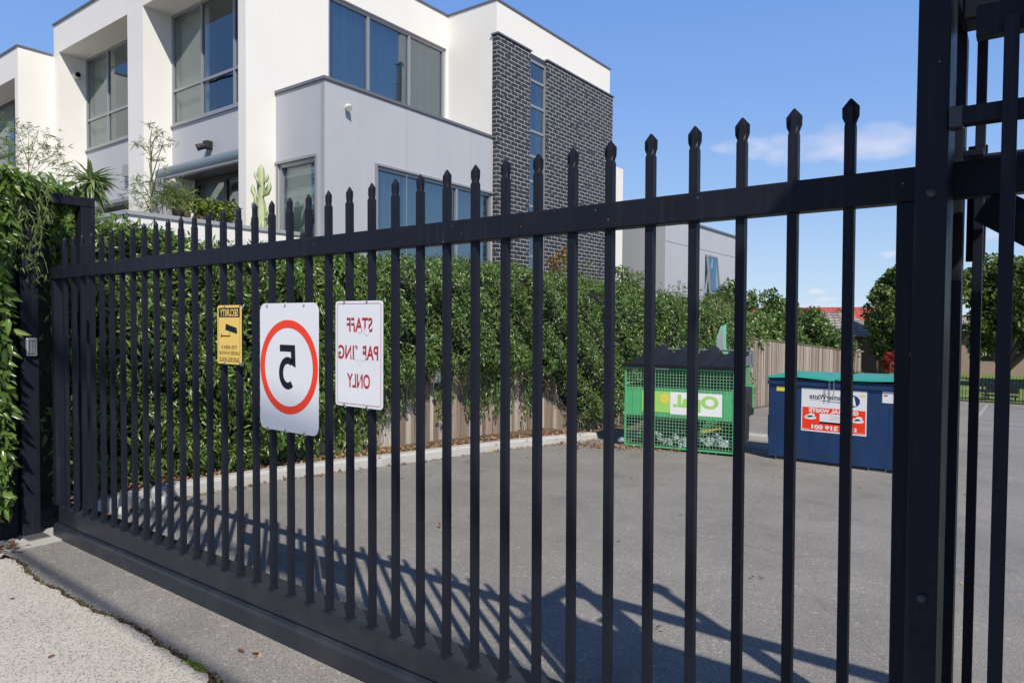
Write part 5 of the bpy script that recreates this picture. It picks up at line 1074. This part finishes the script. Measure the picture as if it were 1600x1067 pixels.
part(MB().tube([(-1.35+.13*math.cos(k*.7), 37.2+.13*math.sin(k*.7), zg+k*.012) for k in range(48)], .022, 5), 'spring', 'steel_worn', t); part(MB().box(-1.6, -1.1, 37.08, 37.32, zg+.6, zg+.72).box(-1.45, -1.37, 37.1, 37.3, zg+.72, zg+.98), 'seat', 'bin_black', t, bevel=.03)
t = thing('play_rocker', 'dark curved rocker on the lawn at the right picture edge', 'play equipment', (-.05, 37.3, zg))
part(MB().tube([(-.45+.9*k/12, 37.3, zg+.15+.9*((k/12-.35)**2)*1.6) for k in range(13)], .06, 7), 'rocker', 'bin_blue', t); part(MB().box(-.2, .1, 37.15, 37.45, zg, zg+.24), 'seat', 'bin_black', t, bevel=.02)
# pale building behind the trees
t = thing('low_building', 'low pale pink rendered building seen under the fig trees', 'house', (0, 62, zg-.3))
part(MB().box(-4, 14, 62, 68, zg-.5, zg+3.1), 'wall', 'render_pink', t); part(MB().prism([(61.4, zg+3.1), (68.6, zg+3.1), (65, zg+4.4)], -4.5, 14.5, 'x'), 'roof', 'roof_grey', t)
for k in range(4): part(MB().box(-2.5+k*3.4, -1.2+k*3.4, 61.95, 62.0, zg+1, zg+2.3), 'window', 'ink', t)
# dark brick house with grey tiled roof and lean-to
t = thing('brick_house', 'dark brick house in shade with a weathered grey tiled roof', 'house', (-11, 46, zg))
part(MB().box(-15, -7.6, 44, 52, zg-.5, 1.05), 'wall', 'brick_red', t)
r_ = MB(); r_.add([(-15.4, 43.4, .95), (-7.1, 43.4, .95), (-7.1, 52.6, .95), (-15.4, 52.6, .95), (-12.5, 48, 2.42), (-9.2, 48, 2.42)], [(0, 1, 5, 4), (1, 2, 5), (2, 3, 4, 5), (3, 0, 4), (0, 3, 2, 1)]); part(r_, 'roof', 'roof_grey', t)
w_ = part(MB().box(-8.35+.3, -7.7, 43.94, 43.99, -1.0, -.2), 'window', 'sign_white', t); MB().box(-8.0, -7.96, 43.92, 43.94, -1.0, -.2).box(-8.05, -7.7, 43.92, 43.94, -.62, -.58).build('glazing_bar', 'steel', w_).location = (0, 0, 0)
t = thing('shed', 'small lean to shed with a pale gable roof behind the paling fence end', 'shed', (-8.2, 41.5, zg))
part(MB().box(-9.4, -7.55, 40.4, 42.6, zg-.3, .12), 'wall', 'paling', t); part(MB().prism([(-9.7, .12), (-7.15, .12), (-8.2, .62)], 40.1, 42.9, 'y'), 'roof', 'roof_grey', t)
# red roofed house
t = thing('red_roof_house', 'house far behind with a bright red tiled roof and a small gable', 'house', (-15, 60, zg))
part(MB().box(-24, -5, 58, 68, zg-.5, 1.6), 'wall', 'brick_red', t)
r_ = MB(); r_.add([(-24.5, 57.4, 1.5), (-4.5, 57.4, 1.5), (-4.5, 68.6, 1.5), (-24.5, 68.6, 1.5), (-21, 63, 3.1), (-8, 63, 3.1)], [(0, 1, 5, 4), (1, 2, 5), (2, 3, 4, 5), (3, 0, 4), (0, 3, 2, 1)]); rf = part(r_, 'roof', 'roof_redtile', t)
q = at(1310, 500, 57); gx = q.x
MB().prism([(gx-1.1, 1.7), (gx+1.1, 1.7), (gx, 2.95)], 57.2, 62, 'y').build('gable', 'roof_redtile', rf); MB().prism([(gx-.6, 1.75), (gx+.6, 1.75), (gx, 2.5)], 57.15, 57.19, 'y').build('gable_vent', 'dark_frame', rf)
rt = shrub('red_shrub', 'red leaved shrub in front of the dark brick house under the fig tree', -5.75, 41.6, zg+.5, .15, .5, 'leaf_red', .2, .12, 60, nclump=6)
shrub('shrub', 'low pale shrub beside the shed at the end of the fence', -7.2, 40.9, zg, -.55, .6, 'leaf_shrub', .1, .05, 120, nclump=6)
# distant tree line closing the horizon
rt = thing('tree_line', 'distant band of trees along the horizon', 'trees', (0, 110, -4)); rt['kind'] = 'stuff'
cl = [(-75+i*3.2+random.uniform(-1, 1), 112+random.uniform(-5, 5), -2.6+random.uniform(-.6, .9), 2.6, 2.6, 2.4) for i in range(40)]
blob_leaves('foliage', cl, 3.0, .95, .6, 'leaf_tree', rt, shell=.2)

# pale stones at the start of the kerb and a junction box on the fence
for i, (x, y, r, lb) in enumerate(((-5.98, 2.62, .05, 'rounded white stone nearest the gate end at the kerb start'), (-6.05, 2.86, .075, 'largest white stone, in the middle of the three by the kerb start'), (-6.08, 3.03, .06, 'white stone touching the start of the kerb, farthest from the gate'))):
    m_ = MB(); random.seed(40+i); lump(m_, (x, y, gz(y)+r*.6), r); tag(m_.build('stone', 'concrete', bevel=r*.3, smooth=True), lb, 'stone', 'pale stones by the kerb')
t = thing('junction_box', 'small pale grey box fixed to the paling fence under the hanging hedge', 'junction box', (-6.85, 7.35, .75))
part(MB().box(-6.93, -6.80, 7.28, 7.42, .72, .96), 'box', 'light_frame', t, bevel=.006); part(MB().box(-6.799, -6.79, 7.29, 7.41, .73, .95), 'lid', 'light_frame', t, bevel=.004)
